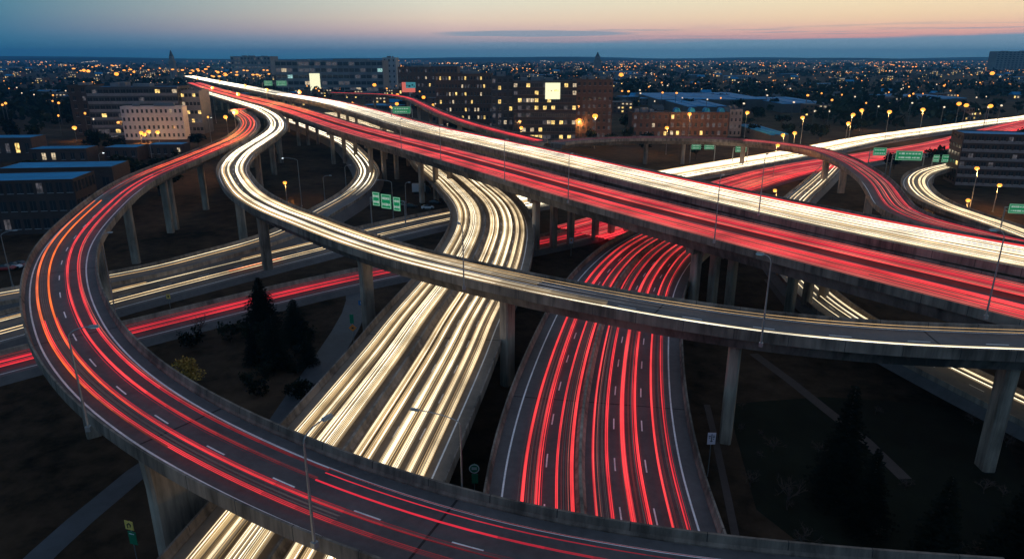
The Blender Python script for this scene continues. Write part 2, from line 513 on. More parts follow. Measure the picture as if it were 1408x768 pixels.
SERVICE=[(150.0,320.0,0.2),(136.9,298.1,0.2),(130.3,287.2,0.2),(123.6,276.3,0.2),(116.9,265.5,0.2),(110.1,254.7,0.2),(103.4,243.8,0.2),(97.0,232.8,0.2),(90.7,221.7,0.2),(84.7,210.4,0.2),(79.2,198.9,0.2),(74.3,187.1,0.2),(70.6,174.9,0.2),(68.2,162.4,0.2),(66.5,149.8,0.2),(65.4,137.1,0.2),(65.7,124.3,0.2),(67.8,111.8,0.2),(71.0,99.4,0.2),(74.6,87.2,0.2),(78.6,75.1,0.2),(83.5,63.3,0.2),(88.7,51.6,0.2),(94.0,40.0,0.2)]
CURVE=[(-260.0,690.0,2.0),(-228.7,637.0,2.0),(-197.4,584.0,2.0),(-179.2,551.9,2.0),(-161.1,519.7,2.0),(-143.3,487.4,2.0),(-125.9,454.8,2.0),(-108.8,422.1,2.0),(-93.0,388.7,2.0),(-80.6,354.0,2.0),(-68.9,318.9,2.0),(-65.4,307.1,2.0),(-62.3,295.2,2.0),(-60.0,283.1,2.0),(-58.4,270.9,2.0),(-57.4,258.7,2.0),(-57.1,246.4,2.0),(-57.6,234.1,2.0),(-58.9,221.8,2.0),(-60.4,209.6,2.0),(-61.6,197.4,1.9),(-64.0,185.3,1.7),(-69.1,174.1,1.5),(-75.6,163.7,1.4),(-82.9,153.8,1.2),(-92.0,145.6,1.0),(-102.2,138.7,0.9),(-111.6,130.8,0.8),(-120.1,121.9,0.8),(-128.3,112.7,0.8),(-136.6,103.7,0.8),(-145.2,94.8,0.8),(-153.9,86.1,0.8),(-162.6,77.4,0.8),(-171.3,68.7,0.8),(-180.0,60.0,0.8)]
HOOK=[(300.0,395.0,1.0),(271.7,369.8,1.6),(243.6,344.4,2.3),(215.7,318.8,3.0),(186.8,294.2,3.9),(167.8,277.7,4.0),(159.8,267.9,4.0),(152.8,257.4,4.0),(146.9,246.3,4.0),(141.9,234.7,4.0),(137.9,222.7,4.0),(135.6,210.3,4.0),(135.4,197.7,4.0),(135.6,185.1,4.0),(134.9,172.5,4.0),(133.7,159.9,4.0),(132.4,147.3,4.0),(130.7,134.8,4.0),(128.5,122.4,4.0),(126.0,110.0,4.0)]
LOW_WHITE=[(-101.0,114.7,0.0),(-92.9,126.5,-0.0),(-84.6,138.1,-0.0),(-75.9,149.4,-0.0),(-67.1,160.6,-0.0),(-58.2,171.8,-0.0),(-49.2,182.8,-0.0),(-39.9,193.6,-0.0),(-30.4,204.3,-0.0),(-20.6,214.6,-0.0),(-10.3,224.5,0.0),(0.3,234.1,0.0),(10.9,243.6,0.0),(21.6,253.0,0.0),(32.3,262.5,0.0),(43.0,272.0,0.0),(53.7,281.4,0.0),(64.3,290.9,0.0),(75.1,300.2,0.0),(85.9,309.5,0.0),(107.7,328.0,0.0),(129.5,346.4,0.0),(151.0,365.1,0.0),(172.0,384.5,0.0),(192.7,404.0,0.0),(213.6,423.5,0.0),(235.4,441.9,0.0),(258.0,459.3,0.0),(280.7,476.6,0.0),(303.4,493.9,0.0),(360.3,536.8,0.0),(419.3,577.0,0.0),(474.7,621.6,0.0),(525.5,671.6,0.0),(576.4,721.7,0.0),(629.2,769.6,0.0),(683.7,815.6,0.0),(738.2,861.6,0.0),(760.0,880.0,0.0)]
LOW_RED=[(-89.5,99.9,0.0),(-79.6,110.2,0.0),(-69.4,120.3,0.0),(-59.2,130.4,0.0),(-48.9,140.3,0.0),(-38.1,149.7,0.0),(-26.8,158.5,0.0),(-15.0,166.7,0.0),(-3.2,174.8,0.0),(8.4,183.2,0.0),(19.3,192.5,0.0),(29.3,202.8,0.0),(38.9,213.5,0.0),(48.3,224.2,0.0),(57.8,235.0,0.0),(67.3,245.7,0.0),(76.8,256.4,0.0),(86.3,267.2,0.0),(95.8,277.9,0.0),(105.4,288.5,0.0),(115.5,298.7,0.0),(137.1,317.6,0.0),(159.8,335.0,0.0),(183.0,351.8,0.0),(206.3,368.6,0.0),(229.4,385.5,0.0),(251.6,403.6,0.0),(272.7,423.0,0.0),(293.7,442.5,0.0),(314.7,462.1,0.0),(335.7,481.6,0.0),(388.2,530.4,0.0),(441.9,577.7,0.0),(497.6,622.9,0.0),(553.3,668.0,0.0),(608.9,713.1,0.0),(664.1,758.9,0.0),(719.0,804.8,0.0),(774.0,850.8,0.0),(785.0,860.0,0.0)]
MERGE=[(-161.4,630.7,18.0),(-101.2,592.0,18.0),(-87.9,566.5,18.0),(-77.9,539.2,18.0),(-70.1,511.3,18.0),(-62.9,483.2,18.0),(-55.6,455.2,18.0),(-48.3,427.1,18.0),(-40.8,399.1,18.0),(-32.3,371.4,18.0),(-23.4,343.8,18.0),(-13.1,316.7,18.0),(-7.7,303.2,18.0),(-2.1,289.9,18.0),(3.9,276.7,18.0),(10.0,263.5,18.0)]



class Path:
    def __init__(self, ctrl, hw):
        c = np.array(ctrl, float)
        hw = hw if isinstance(hw, (list, tuple)) else [(0, hw), (1, hw)]
        d = np.r_[0, np.cumsum(np.linalg.norm(np.diff(c[:, :2], axis=0), axis=1))]
        # Catmull-Rom (non uniform) through the control points
        m = np.gradient(c, d, axis=0)
        out = []
        for i in range(len(c) - 1):
            L = d[i + 1] - d[i]
            far = math.hypot(*c[i, :2])
            n = max(1, int(math.ceil(L / (2.5 if far < 150 else 5 if far < 320 else 12 if far < 600 else 30))))
            for t in np.arange(n) / n:
                h00, h10, h01, h11 = 2 * t**3 - 3 * t**2 + 1, t**3 - 2 * t**2 + t, -2 * t**3 + 3 * t**2, t**3 - t**2
                out.append(h00 * c[i] + h10 * L * m[i] + h01 * c[i + 1] + h11 * L * m[i + 1])
        out.append(c[-1])
        self.p = np.array(out)
        self.s = np.r_[0, np.cumsum(np.linalg.norm(np.diff(self.p[:, :2], axis=0), axis=1))]
        t = np.gradient(self.p[:, :2], self.s, axis=0)
        t /= np.linalg.norm(t, axis=1)[:, None]
        self.t = t
        self.n = np.stack([-t[:, 1], t[:, 0]], 1)          # to the left of travel
        self.L = self.s[-1]
        self.hw = np.interp(self.s / self.L, [a for a, _ in hw], [b for _, b in hw])

    def frame(self, s):
        f = lambda a: float(np.interp(s, self.s, a))
        p = Vector((f(self.p[:, 0]), f(self.p[:, 1]), f(self.p[:, 2])))
        n = Vector((f(self.n[:, 0]), f(self.n[:, 1]), 0)).normalized()
        return p, n, f(self.hw)

    def pos(self, s, off=0.0, dz=0.0):
        p, n, _ = self.frame(s)
        return p + n * off + Vector((0, 0, dz))

    def near(self, x, y):
        i = int(np.argmin((self.p[:, 0] - x) ** 2 + (self.p[:, 1] - y) ** 2))
        return float(self.s[i])

    def dist(self, x, y):
        return float(np.sqrt(np.min((self.p[:, 0] - x) ** 2 + (self.p[:, 1] - y) ** 2)))

    def samples(self, s0=0.0, s1=None):
        s1 = self.L if s1 is None else s1
        ss = [s for s in self.s if s0 + 0.3 < s < s1 - 0.3]
        return [s0] + ss + [s1]


def sweep(mb, path, prof, mat, s0=0.0, s1=None, closed=True):
    rings = []
    for s in path.samples(s0, s1):
        p, n, hw = path.frame(s)
        rings.append([p + n * o + Vector((0, 0, z)) for o, z in prof(hw)])
    mb.rings(rings, mat, closed)


def lane_paint(mb, path, solids, dashes, mats, s0=0.0, s1=None, gap=9.0, dl=2.6):
    for o, m in solids:
        sweep(mb, path, lambda hw, o=o: [(o - 0.1, 0.004), (o + 0.1, 0.004), (o + 0.1, 0.010), (o - 0.1, 0.010)], m, s0, s1)
    s1 = path.L if s1 is None else s1
    for o in dashes:
        s = s0 + 2
        while s < s1 - 4:
            if math.hypot(*path.pos(s)[:2]) < 420:
                a = [path.pos(s + q, o - 0.08, 0.008) for q in (0, dl / 2, dl)]
                b = [path.pos(s + q, o + 0.08, 0.008) for q in (0, dl / 2, dl)]
                for q in range(2):
                    mb.poly([b[q], a[q], a[q + 1], b[q + 1]], 'paint_white')
            s += gap


def parapet(side):
    """concrete barrier on a deck edge; side +1 left of travel, -1 right"""
    def prof(hw):
        r = [(hw, -0.34), (hw, 1.0), (hw - 0.22, 1.0), (hw - 0.30, 0.35), (hw - 0.46, 0.12), (hw - 0.46, -0.02), (hw - 0.40, -0.06), (hw - 0.40, -0.34)]
        r = [(o * side, z) for o, z in r]
        return r if side < 0 else r[::-1]
    return prof


def jersey(off, h=0.85, w=0.32):
    return lambda hw: [(off - w, -0.03), (off - w, 0.1), (off - w * 0.45, 0.38), (off - w * 0.3, h), (off + w * 0.3, h), (off + w * 0.45, 0.38), (off + w, 0.1), (off + w, -0.03)][::-1]


def bridge(name, label, cat, path, depth=1.9, group=None, solids=(), dashes=(), asphalt='asphalt', medians=(), s0=0.0, s1=None, joints=38, inset=1.6, gap=9.0):
    root = empty(name, label, cat, (0, 0, 0), 0, group)
    mb = MB()
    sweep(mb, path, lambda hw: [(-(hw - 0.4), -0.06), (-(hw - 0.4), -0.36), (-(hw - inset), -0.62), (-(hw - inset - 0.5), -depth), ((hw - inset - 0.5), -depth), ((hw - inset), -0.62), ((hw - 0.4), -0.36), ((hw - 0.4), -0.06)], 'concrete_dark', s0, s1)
    mb.build('deck', root)
    mb = MB()
    sweep(mb, path, lambda hw: [(-(hw - 0.47), 0.0), (-(hw - 0.47), -0.055), ((hw - 0.47), -0.055), ((hw - 0.47), 0.0)], asphalt, s0, s1)
    mb.build('roadway', root)
    for sd in (1, -1):
        mb = MB()
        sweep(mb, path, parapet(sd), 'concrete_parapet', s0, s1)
        s = s0 + 3.0
        while s < (path.L if s1 is None else s1) - 3:      # panel joints
            p, n, hw = path.frame(s)
            if math.hypot(p.x, p.y) < 210:
                t = Vector((n.y, -n.x, 0)) * 0.035
                q = [p + n * (sd * o) + Vector((0, 0, z)) for o, z in ((hw + .004, -.33), (hw + .004, 1.004), (hw - .224, 1.004), (hw - .305, .36))]
                for a, b in zip(q, q[1:]):
                    mb.poly([a - t, a + t, b + t, b - t], 'joint')
            s += 6.0
        mb.build('parapet', root)
    for o in medians:
        mb = MB()
        sweep(mb, path, jersey(o, 0.95, 0.55), 'concrete', s0, s1)
        mb.build('median_barrier', root)
    mb = MB()
    lane_paint(mb, path, solids, dashes, None, s0, s1, gap)
    if mb.f:
        mb.build('lane_marking', root)
    if joints:
        e = path.L if s1 is None else s1
        s = s0 + joints * 0.6
        while s < e:
            p, n, hw = path.frame(s)
            if math.hypot(p.x, p.y) < 260:
                mb = MB()
                t = Vector((n.y, -n.x, 0)) * 0.11
                a, b = p + n * (hw - 0.5), p - n * (hw - 0.5)
                up = Vector((0, 0, 0.006))
                mb.poly([a - t + up, b - t + up, b + t + up, a + t + up], 'joint')
                mb.build('expansion_joint', root)
            s += joints
    return root


def pier(root, path, s, depth, offs=(0.0,), w=2.2, d=1.5, cap=None, ground=GROUND, mat='concrete'):
    """one bent under the deck at arc length s: columns at offs, a cap beam if there are two or more"""
    p, n, hw = path.frame(s)
    rz = math.atan2(n.y, n.x)
    top = p.z - depth - (1.1 if cap else 0.02)
    for o in offs:
        q = p + n * o
        mb = MB()
        h = top - ground
        c = (q.x, q.y, ground + h / 2)
        # chamfered column, slightly wider at the head
        rings = []
        for z, kx in ((ground - 0.3, 1.0), (ground + h * 0.7, 1.0), (top - 0.6, 1.06), (top, 1.22)):
            r = []
            for x, y in ((-w / 2 + .25, -d / 2), (w / 2 - .25, -d / 2), (w / 2, -d / 2 + .25), (w / 2, d / 2 - .25), (w / 2 - .25, d / 2), (-w / 2 + .25, d / 2), (-w / 2, d / 2 - .25), (-w / 2, -d / 2 + .25)):
                x *= kx
                r.append((q.x + x * math.cos(rz) - y * math.sin(rz), q.y + x * math.sin(rz) + y * math.cos(rz), z))
            rings.append(r)
        mb.rings(rings, mat)
        mb.build('pier', root)
    if cap:
        mb = MB()
        mb.box((p.x, p.y, top + 0.54), (cap, 1.9, 1.06), mat, rz)
        mb.build('pier_cap', root)


P_LOOP = Path(LOOP, 5.0)
P_S = Path(SRAMP, [(0, 4.8), (0.66, 4.8), (0.8, 4.3), (1, 4.2)])
P_V1 = Path(VIA_RED, 9.5)
P_V2 = Path(VIA_WHITE, [(0, 10.2), (0.72, 10.2), (0.85, 9.2), (1, 9.2)])
P_WF = Path(WHITE_FWY, 11.3)
P_RF = Path(RED_FWY, [(0, 7.0), (0.3, 11.6), (1, 11.6)])
P_P = Path(FARRAMP, 5.0)
P_Q = Path(SERVICE, [(0, 4.6), (1, 4.6)])
P_C = Path(CURVE, 5.0)
P_R = Path(HOOK, 5.0)
P_AW = Path(LOW_WHITE, [(0, 8.2), (0.12, 8.6), (0.35, 11.5), (1, 11.0)])
P_AR = Path(LOW_RED, [(0, 5.2), (0.12, 5.4), (0.3, 11.5), (1, 11.0)])
P_T = Path(MERGE, 4.2)
ALL_PATHS = [P_LOOP, P_S, P_V1, P_V2, P_WF, P_RF, P_P, P_Q, P_C, P_R, P_AW, P_AR, P_T]

# ------------------------------------------------------------------ ground, hills
mb = MB()
E_ = 21000
xs = [-E_, -3000, -900, -300, -120, 0, 120, 300, 900, 3000, E_]
ys = [-2000, -200, 20, 120, 250, 450, 900, 2500, 8000, 14500]
for i in range(len(xs) - 1):
    for j in range(len(ys) - 1):
        mb.poly([(xs[i], ys[j], GROUND), (xs[i + 1], ys[j], GROUND), (xs[i + 1], ys[j + 1], GROUND), (xs[i], ys[j + 1], GROUND)], 'earth')
tag(mb.build('ground'), kind='structure')
for k_, (dist_, hh, ph) in enumerate(((8200, 62, 0.3), (10800, 95, 2.1))):
    mb = MB()
    prev = None
    ring = []
    for a in range(-60, 61):
        an = R_(a)
        h = hh * (0.45 + 0.55 * noise.noise(Vector((a * 0.09 + ph, ph * 3, 0)))) * (0.75 + 0.35 * math.cos(R_(a * 2 + 10)))
        h = max(h, 18)
        x, y = math.sin(an), math.cos(an)
        ring.append([(x * dist_, y * dist_, GROUND), (x * (dist_ + 700), y * (dist_ + 700), h), (x * (dist_ + 1400), y * (dist_ + 1400), h * 0.9), (x * (dist_ + 2200), y * (dist_ + 2200), GROUND)])
    mb.rings(ring, 'foliage_dark', closed=False)
    tag(mb.build('hills', smooth=True), kind='structure')

# ------------------------------------------------------------------ elevated roads
# curved ramp in front
b_loop = bridge('elevated_ramp', 'near elevated loop ramp sweeping round the lower left with red light streaks', 'ramp', P_LOOP, 1.9, 'elevated roads of the interchange',
                solids=((-3.95, 'paint_white'), (3.3, 'paint_white')), dashes=(-0.3,), joints=30)
for u, v in ((172, 365), (186, 323), (262, 288)):
    q = at(u, v, GROUND)
    pier(b_loop, P_LOOP, P_LOOP.near(q.x, q.y), 1.9, (0.6,), 1.9, 1.5)
for s_, o in ((P_LOOP.near(-87, 137), 0.8), (P_LOOP.near(-103, 205), 0.6), (P_LOOP.near(-112, 280), 0), (P_LOOP.near(-124, 330), 0), (P_LOOP.near(-144, 385), 0), (P_LOOP.near(-75, 108), 0.0), (P_LOOP.near(-57, 83), 0.0)):
    pier(b_loop, P_LOOP, s_, 1.9, (o,), 1.9, 1.5)
pier(b_loop, P_LOOP, P_LOOP.near(-34.5, 60.5), 1.9, (0,), 6.4, 1.6)
pier(b_loop, P_LOOP, P_LOOP.near(-4.0, 43.5), 1.9, (0,), 2.0, 1.5)

b_s = bridge('elevated_ramp', 'long S shaped elevated ramp crossing the picture with white light streaks', 'ramp', P_S, 2.3, 'elevated roads of the interchange',
             solids=((-3.9, 'paint_white'), (3.7, 'paint_white')), dashes=(0.0,), asphalt='asphalt_pale', s1=P_S.L, joints=34)
for x, y in ((30, 82), (61.3, 76.2), (-1, 99.5), (-27, 121), (-60, 160), (-78, 192), (-93, 234), (-100, 270), (-106, 305), (-113, 337), (-127, 375), (-150, 426), (-185, 490)):
    pier(b_s, P_S, P_S.near(x, y), 2.3, (0.0,), 2.3, 1.6)

b_v1 = bridge('viaduct', 'wide straight viaduct carrying two bands of red light streaks', 'viaduct', P_V1, 2.4, 'elevated roads of the interchange',
              solids=((-7.9, 'paint_white'), (8.3, 'paint_white')), dashes=(-4.6, 4.4), inset=1.0, joints=45)
for x, y in ((-54, 290), (-28, 246), (12, 178), (41, 131), (-83, 340), (-120, 410), (-160, 482), (-215, 575), (-290, 700), (82, 71)):
    pier(b_v1, P_V1, P_V1.near(x, y), 2.4, (-5.6, 0.0, 5.6), 1.7, 1.7, cap=15.5)
b_v2 = bridge('viaduct', 'raised outer viaduct carrying a broad band of white light streaks beside the red one', 'viaduct', P_V2, 2.4, 'elevated roads of the interchange',
              solids=((-6.6, 'paint_white'), (8.2, 'paint_white')), dashes=(-3, 0, 3), asphalt='asphalt_pale', inset=1.0, joints=45)
for x, y in ((-15, 270), (30, 190), (62, 134), (-60, 360), (-110, 462), (-200, 612), (-330, 838)):
    pier(b_v2, P_V2, P_V2.near(x, y), 2.4, (-5.6, 0.0, 5.6), 1.7, 1.7, cap=15.5)

b_wf = bridge('elevated_freeway', 'lower freeway running towards the camera under the ramps with cream light streaks', 'freeway', P_WF, 1.7, 'elevated roads of the interchange',
              solids=((9.4, 'paint_white'), (-9.2, 'paint_white')), dashes=(2.65, 5.95, -5.95), asphalt='asphalt_warm', medians=(-1.55,), joints=42)
for y in (60, 85, 140, 165, 195, 255, 290, 330):
    p_ = P_WF.p[int(np.argmin(abs(P_WF.p[:, 1] - y)))]
    if min(P_AW.dist(p_[0], p_[1]) - 9, P_AR.dist(p_[0], p_[1]) - 6) > 3:
        pier(b_wf, P_WF, P_WF.near(p_[0], p_[1]), 1.7, (-6.5, 0, 6.5), 1.5, 1.5, cap=19)
b_rf = bridge('elevated_freeway', 'lower freeway of dark asphalt with red light streaks running away under the ramps', 'freeway', P_RF, 1.7, 'elevated roads of the interchange',
              solids=((9.45, 'paint_white'), (-9.75, 'paint_white')), dashes=(2.2, 5.6, -5.35), medians=(-1.65,), s0=P_RF.near(79, 211), joints=42)
for y in (52, 80, 110, 150, 176):
    p_ = P_RF.p[int(np.argmin(abs(P_RF.p[:, 1] - y)))]
    pier(b_rf, P_RF, P_RF.near(p_[0], p_[1]), 1.7, (-6.5, 0, 6.5), 1.5, 1.5, cap=19)
b_p = bridge('elevated_ramp', 'far curved flyover crossing over the distant freeway with faint red light streaks', 'ramp', P_P, 2.0, 'elevated roads of the interchange',
             solids=((3.8, 'paint_white'), (-3.9, 'paint_white')), joints=0)
for x, y in ((129.5, 284), (127, 260), (112, 332), (88, 337), (62, 333), (117, 221), (104, 186)):
    pier(b_p, P_P, P_P.near(x, y), 2.0, (0,), 2.4, 1.6)
b_r = bridge('elevated_ramp', 'hook shaped ramp beside the brown office block with white light streaks', 'ramp', P_R, 1.4, 'elevated roads of the interchange',
             solids=((3.9, 'paint_white'), (-3.9, 'paint_white')), asphalt='asphalt_pale', joints=0)
for x, y in ((177, 286), (160, 268), (147, 246), (138, 222), (135.5, 198), (135, 172), (133, 150)):
    pier(b_r, P_R, P_R.near(x, y), 1.4, (0,), 3.2, 1.4)
b_t = bridge('elevated_ramp', 'small far slip road curving into the white viaduct with red light streaks', 'ramp', P_T, 1.6, 'elevated roads of the interchange', joints=0)
for x, y in ((-80, 545), (-66, 495), (-52, 441), (-41, 400), (-28, 357), (-112, 602)):
    pier(b_t, P_T, P_T.near(x, y), 1.6, (0,), 2.0, 1.4)


# ------------------------------------------------------------------ roads on the ground
def ground_road(name, path, asphalt, solids=(), dashes=(), z=-0.02, gap=9.0):
    mb = MB()
    sweep(mb, path, lambda hw: [(-hw, 0.0), (-hw - 1.6, GROUND - path.p[0, 2] - 0.2), (hw + 1.6, GROUND - path.p[0, 2] - 0.2), (hw, 0.0)], asphalt)
    o = tag(mb.build(name), kind='structure')
    mb = MB()
    lane_paint(mb, path, solids, dashes, None, 0, None, gap)
    if mb.f:
        mb.build('lane_marking', o)
    return o


def road_barrier(path, side, label, s0=0.0, s1=None, h=0.9):
    mb = MB()
    def prof(hw):
        r = [(hw - 0.02, -0.3), (hw - 0.02, h), (hw - 0.22, h), (hw - 0.34, 0.32), (hw - 0.5, 0.1), (hw - 0.5, -0.3)]
        r = [(o * side, z) for o, z in r]
        return r if side < 0 else r[::-1]
    sweep(mb, path, prof, 'concrete', s0, s1)
    return tag(mb.build('concrete_barrier'), label, 'barrier', 'concrete barriers along the low roads')


ground_road('road', P_AW, 'asphalt', ((6.9, 'paint_white'), (-6.9, 'paint_white')), (0.4,))
ground_road('road', P_AR, 'asphalt', ((4.0, 'paint_white'), (-4.0, 'paint_white')), (0,))
ground_road('road', P_Q, 'asphalt_pale', ((3.8, 'paint_white'), (-3.8, 'paint_white')), (0,))
ground_road('road', P_C, 'asphalt_pale', ((3.9, 'paint_white'), (-3.9, 'paint_white')), ())
road_barrier(P_AW, 1, 'concrete barrier on the far edge of the low road with two amber streaks', P_AW.near(-101, 114), P_AW.near(30, 260))
road_barrier(P_AW, -1, 'concrete barrier between the white and red lanes of the distant freeway', P_AW.near(40, 270), P_AW.near(480, 625))
road_barrier(P_AR, 1, 'concrete barrier above the low red road behind the dark conifers', P_AR.near(-89, 100), P_AR.near(20, 193))
road_barrier(P_AR, -1, 'concrete barrier on the near edge of the distant red freeway', P_AR.near(70, 250), P_AR.near(460, 590))
road_barrier(P_Q, 1, 'concrete barrier on the outer edge of the service road under the white ramp')
road_barrier(P_Q, -1, 'concrete barrier on the inner edge of the service road by the dark lawn')
road_barrier(P_C, 1, 'concrete barrier on the outer edge of the curved slip road under the viaduct')
road_barrier(P_C, -1, 'concrete barrier on the inner edge of the curved slip road under the viaduct')


def strip(name, pts, w, mat, z):
    mb = MB()
    pts = [Vector((p[0], p[1], z)) for p in pts]
    L, Rr = [], []
    for i, p in enumerate(pts):
        t = (pts[min(i + 1, len(pts) - 1)] - pts[max(i - 1, 0)]).normalized()
        n = Vector((-t.y, t.x, 0))
        L.append(p + n * w / 2)
        Rr.append(p - n * w / 2)
    for i in range(len(pts) - 1):
        mb.poly([Rr[i], Rr[i + 1], L[i + 1], L[i]], mat)
    return tag(mb.build(name), kind='structure')


# street beside the white freeway, its bend towards the red road; footpaths
bs = [at(u, v, GROUND) for u, v in ((490, 392), (492, 412), (487, 430), (474, 455), (452, 490), (424, 530), (395, 575), (355, 630), (300, 700))]
strip('street', bs, 5.0, 'blue_street', GROUND + 0.012)
strip('street', [at(u, v, GROUND) for u, v in ((290, 585), (235, 618), (188, 650), (150, 682), (110, 715), (60, 760), (-20, 840))], 3.2, 'blue_street', GROUND + 0.012)
strip('footpath', [at(u, v, GROUND) for u, v in ((1036, 486), (1085, 522), (1130, 558), (1190, 605), (1245, 658))], 1.7, 'path', GROUND + 0.012)
strip('footpath', [at(u, v, GROUND) for u, v in ((1055, 384), (1075, 410), (1098, 440), (1130, 470))], 1.6, 'path', GROUND + 0.012)
strip('footpath', [at(u, v, GROUND) for u, v in ((972, 556), (985, 610), (1000, 680), (1012, 740))], 0.9, 'path', GROUND + 0.012)
mb = MB()
for dx, dy, r in ((0, 0, 26), (0, 0, 26)):
    pass
lawn = [at(u, v, GROUND + 0.006) for u, v in ((1000, 555), (1130, 545), (1235, 552), (1310, 560), (1380, 600), (1420, 680), (1330, 760), (1130, 770), (1040, 700))]
mb.poly(lawn[::-1], 'grass')
tag(mb.build('lawn'), kind='structure')

# ------------------------------------------------------------------ light streaks of the traffic: glowing lines at lamp height over each lane
rng = random.Random(11)
def streak(path, s, label, group, mats, half=0.72, z=0.75, s0=0.0, s1=None, n=3, wid=(0.04, 0.09), spread=0.12, weave=0.12, fade=0.0, fine=0, fmats=('trail_faint',), soft=None):
    """one vehicle's pair of lamp streaks along a lane: n bright lines and a few fine faint ones per lamp"""
    s1 = path.L if s1 is None else min(s1, path.L)
    s0 = max(s0, 0)
    mb = MB()
    ph = rng.uniform(0, 99)
    cuts = [(s0, s1, (0, 1.0))]
    if fade:
        cuts = [(s0, s1 - fade, (0, 1.0))] + [(s1 - fade * (1 - k_ / 6), s1 - fade * (1 - (k_ + 1) / 6), (k_ + 1, (1, .92, .84, .74, .62, .5)[k_])) for k_ in range(6)]
    for sd in (-1, 1):
        for j in range(n + fine + (1 if soft else 0)):
            thin = n <= j < n + fine
            wide = j >= n + fine
            w0 = rng.uniform(*wid) * (0.5 if thin else 1)
            o = s + sd * half + rng.gauss(0, spread * (1.8 if thin else 1))
            zz = z + rng.gauss(0, 0.06)
            m0 = rng.choice(fmats if thin else mats)
            if wide:                      # the weak outer blur of the lamp, just below the bright lines
                w0, o, zz, m0 = rng.uniform(.2, .27), s + sd * half, z - 0.2, soft
            for a, b, (lev, kw_) in cuts:
                m = m0 if not lev else '%s_%d' % (m0, lev - 1)
                if m not in MATS:
                    m = m0
                w1 = w0 * kw_
                rings = []
                for q in path.samples(a, b):
                    p, nn, hw = path.frame(q)
                    wv = weave * noise.noise(Vector((q * 0.018, ph, 0)))
                    w = w1 * (1 + 0.25 * noise.noise(Vector((q * 0.05, ph + j * 7, 3))))
                    c = p + nn * (o + wv) + Vector((0, 0, zz))
                    rings.append([c - nn * w, c + Vector((0, 0, w * 0.5)), c + nn * w, c - Vector((0, 0, w * 0.5))])
                mb.rings(rings, m, True, True)
    o = mb.build('light_streak')
    return tag(o, label, 'light streak', group)


def lane(path, s, label, group, mats, count=3, jit=0.2, **kw):
    for _ in range(count):
        streak(path, s + rng.gauss(0, jit), label, group, mats, **kw)


G = 'light streaks of the traffic'
RED = ('trail_red', 'trail_red', 'trail_deep', 'trail_deep', 'trail_pink')
WHI = ('trail_hot', 'trail_hot', 'trail_white', 'trail_white', 'trail_amber')
CRM = ('trail_white', 'trail_white', 'trail_white', 'trail_hot', 'trail_amber', 'trail_amber')
CRW = ('trail_cream', 'trail_cream', 'trail_white', 'trail_hot', 'trail_tan', 'trail_tan')
FR = ('trail_faint_red', 'trail_faint_red', 'trail_ash')
FW = ('trail_amber', 'trail_faint', 'trail_faint')
L = P_LOOP.near
# front loop
streak(P_LOOP, -2.25, 'broad orange lamp streak pair in the outer lane at the left bend of the loop', G, ('trail_orange',), n=2, wid=(0.08, 0.12), spread=0.05, weave=0.1, s0=L(-92, 155), s1=L(-30, 57), fade=20, fine=1, fmats=('trail_pink',))
lane(P_LOOP, -2.2, 'red lamp streaks along the outer lane of the near loop ramp', 'streaks on the near loop, outer lane', ('trail_red', 'trail_red', 'trail_deep'), 2, 0.05, s0=L(-58, 83), n=3, wid=(0.02, 0.055), spread=0.09, weave=0.2, fine=3, fmats=FR + ('trail_deep',), s1=L(2, 41), fade=22)
lane(P_LOOP, -2.2, 'red and orange lamp streaks at the far bend of the near loop ramp', 'streaks at the far bend of the loop', ('trail_orange', 'trail_red'), 2, 0.12, n=2, wid=(0.08, 0.13), spread=0.12, s1=L(-95, 163), fade=40)
lane(P_LOOP, 1.5, 'red and orange lamp streaks in the inner lane at the far bend of the loop', 'inner streaks at the far bend of the loop', ('trail_orange', 'trail_red', 'trail_red'), 2, 0.12, n=2, wid=(0.08, 0.13), spread=0.12, s1=L(-101, 187), fade=40)
streak(P_LOOP, -2.1, 'faint grey streaks between the outer lane lamps of the near loop ramp', G, ('trail_ash',), n=2, half=0.3, wid=(0.02, 0.035), spread=0.12, s1=L(-12, 47))
lane(P_LOOP, 1.5, 'bright red lamp streaks along the inner lane of the near loop ramp', 'streaks on the near loop, inner lane', ('trail_red', 'trail_red', 'trail_deep'), 2, 0.05, n=4, wid=(0.02, 0.06), spread=0.1, weave=0.16, fine=3, fmats=FR + ('trail_deep', 'trail_pink'), s1=L(-16, 49), fade=26)
lane(P_LOOP, 1.35, 'dull red streaks fading out along the near straight of the loop', 'dull streaks on the near loop', ('trail_deep', 'trail_faint_red'), 2, 0.2, n=1, wid=(0.05, 0.08), spread=0.12, s0=L(-18, 50), s1=L(20, 37), fade=22)
# S ramp
for o, nm, e in ((-1.95, 'outer', (14, 90)), (1.85, 'inner', (4, 96))):
    lane(P_S, o, 'white headlamp streaks along the %s lane of the S shaped ramp' % nm, 'streaks on the S ramp, %s lane' % nm, WHI, 3, 0.12, s1=P_S.near(*e), n=2, wid=(0.06, 0.12), spread=0.12, weave=0.3, fine=3, fmats=FW, fade=26, soft='trail_faint')
    lane(P_S, o, 'hot white headlamp streaks at the far end of the %s lane of the S ramp' % nm, 'far end streaks on the S ramp, %s lane' % nm, ('trail_hot',), 2, 0.2, s1=P_S.near(-76, 188), n=2, wid=(0.1, 0.18), spread=0.15, fade=40)
streak(P_S, -2.9, 'long white streak hugging the near edge of the S shaped ramp', G, ('trail_white', 'trail_hot'), half=0.1, n=1, wid=(0.05, 0.07), s0=P_S.near(-60, 160))
streak(P_S, 2.6, 'long cream streak hugging the far edge of the S shaped ramp', G, ('trail_white', 'trail_amber'), half=0.3, n=1, wid=(0.05, 0.07), s0=P_S.near(-60, 160))
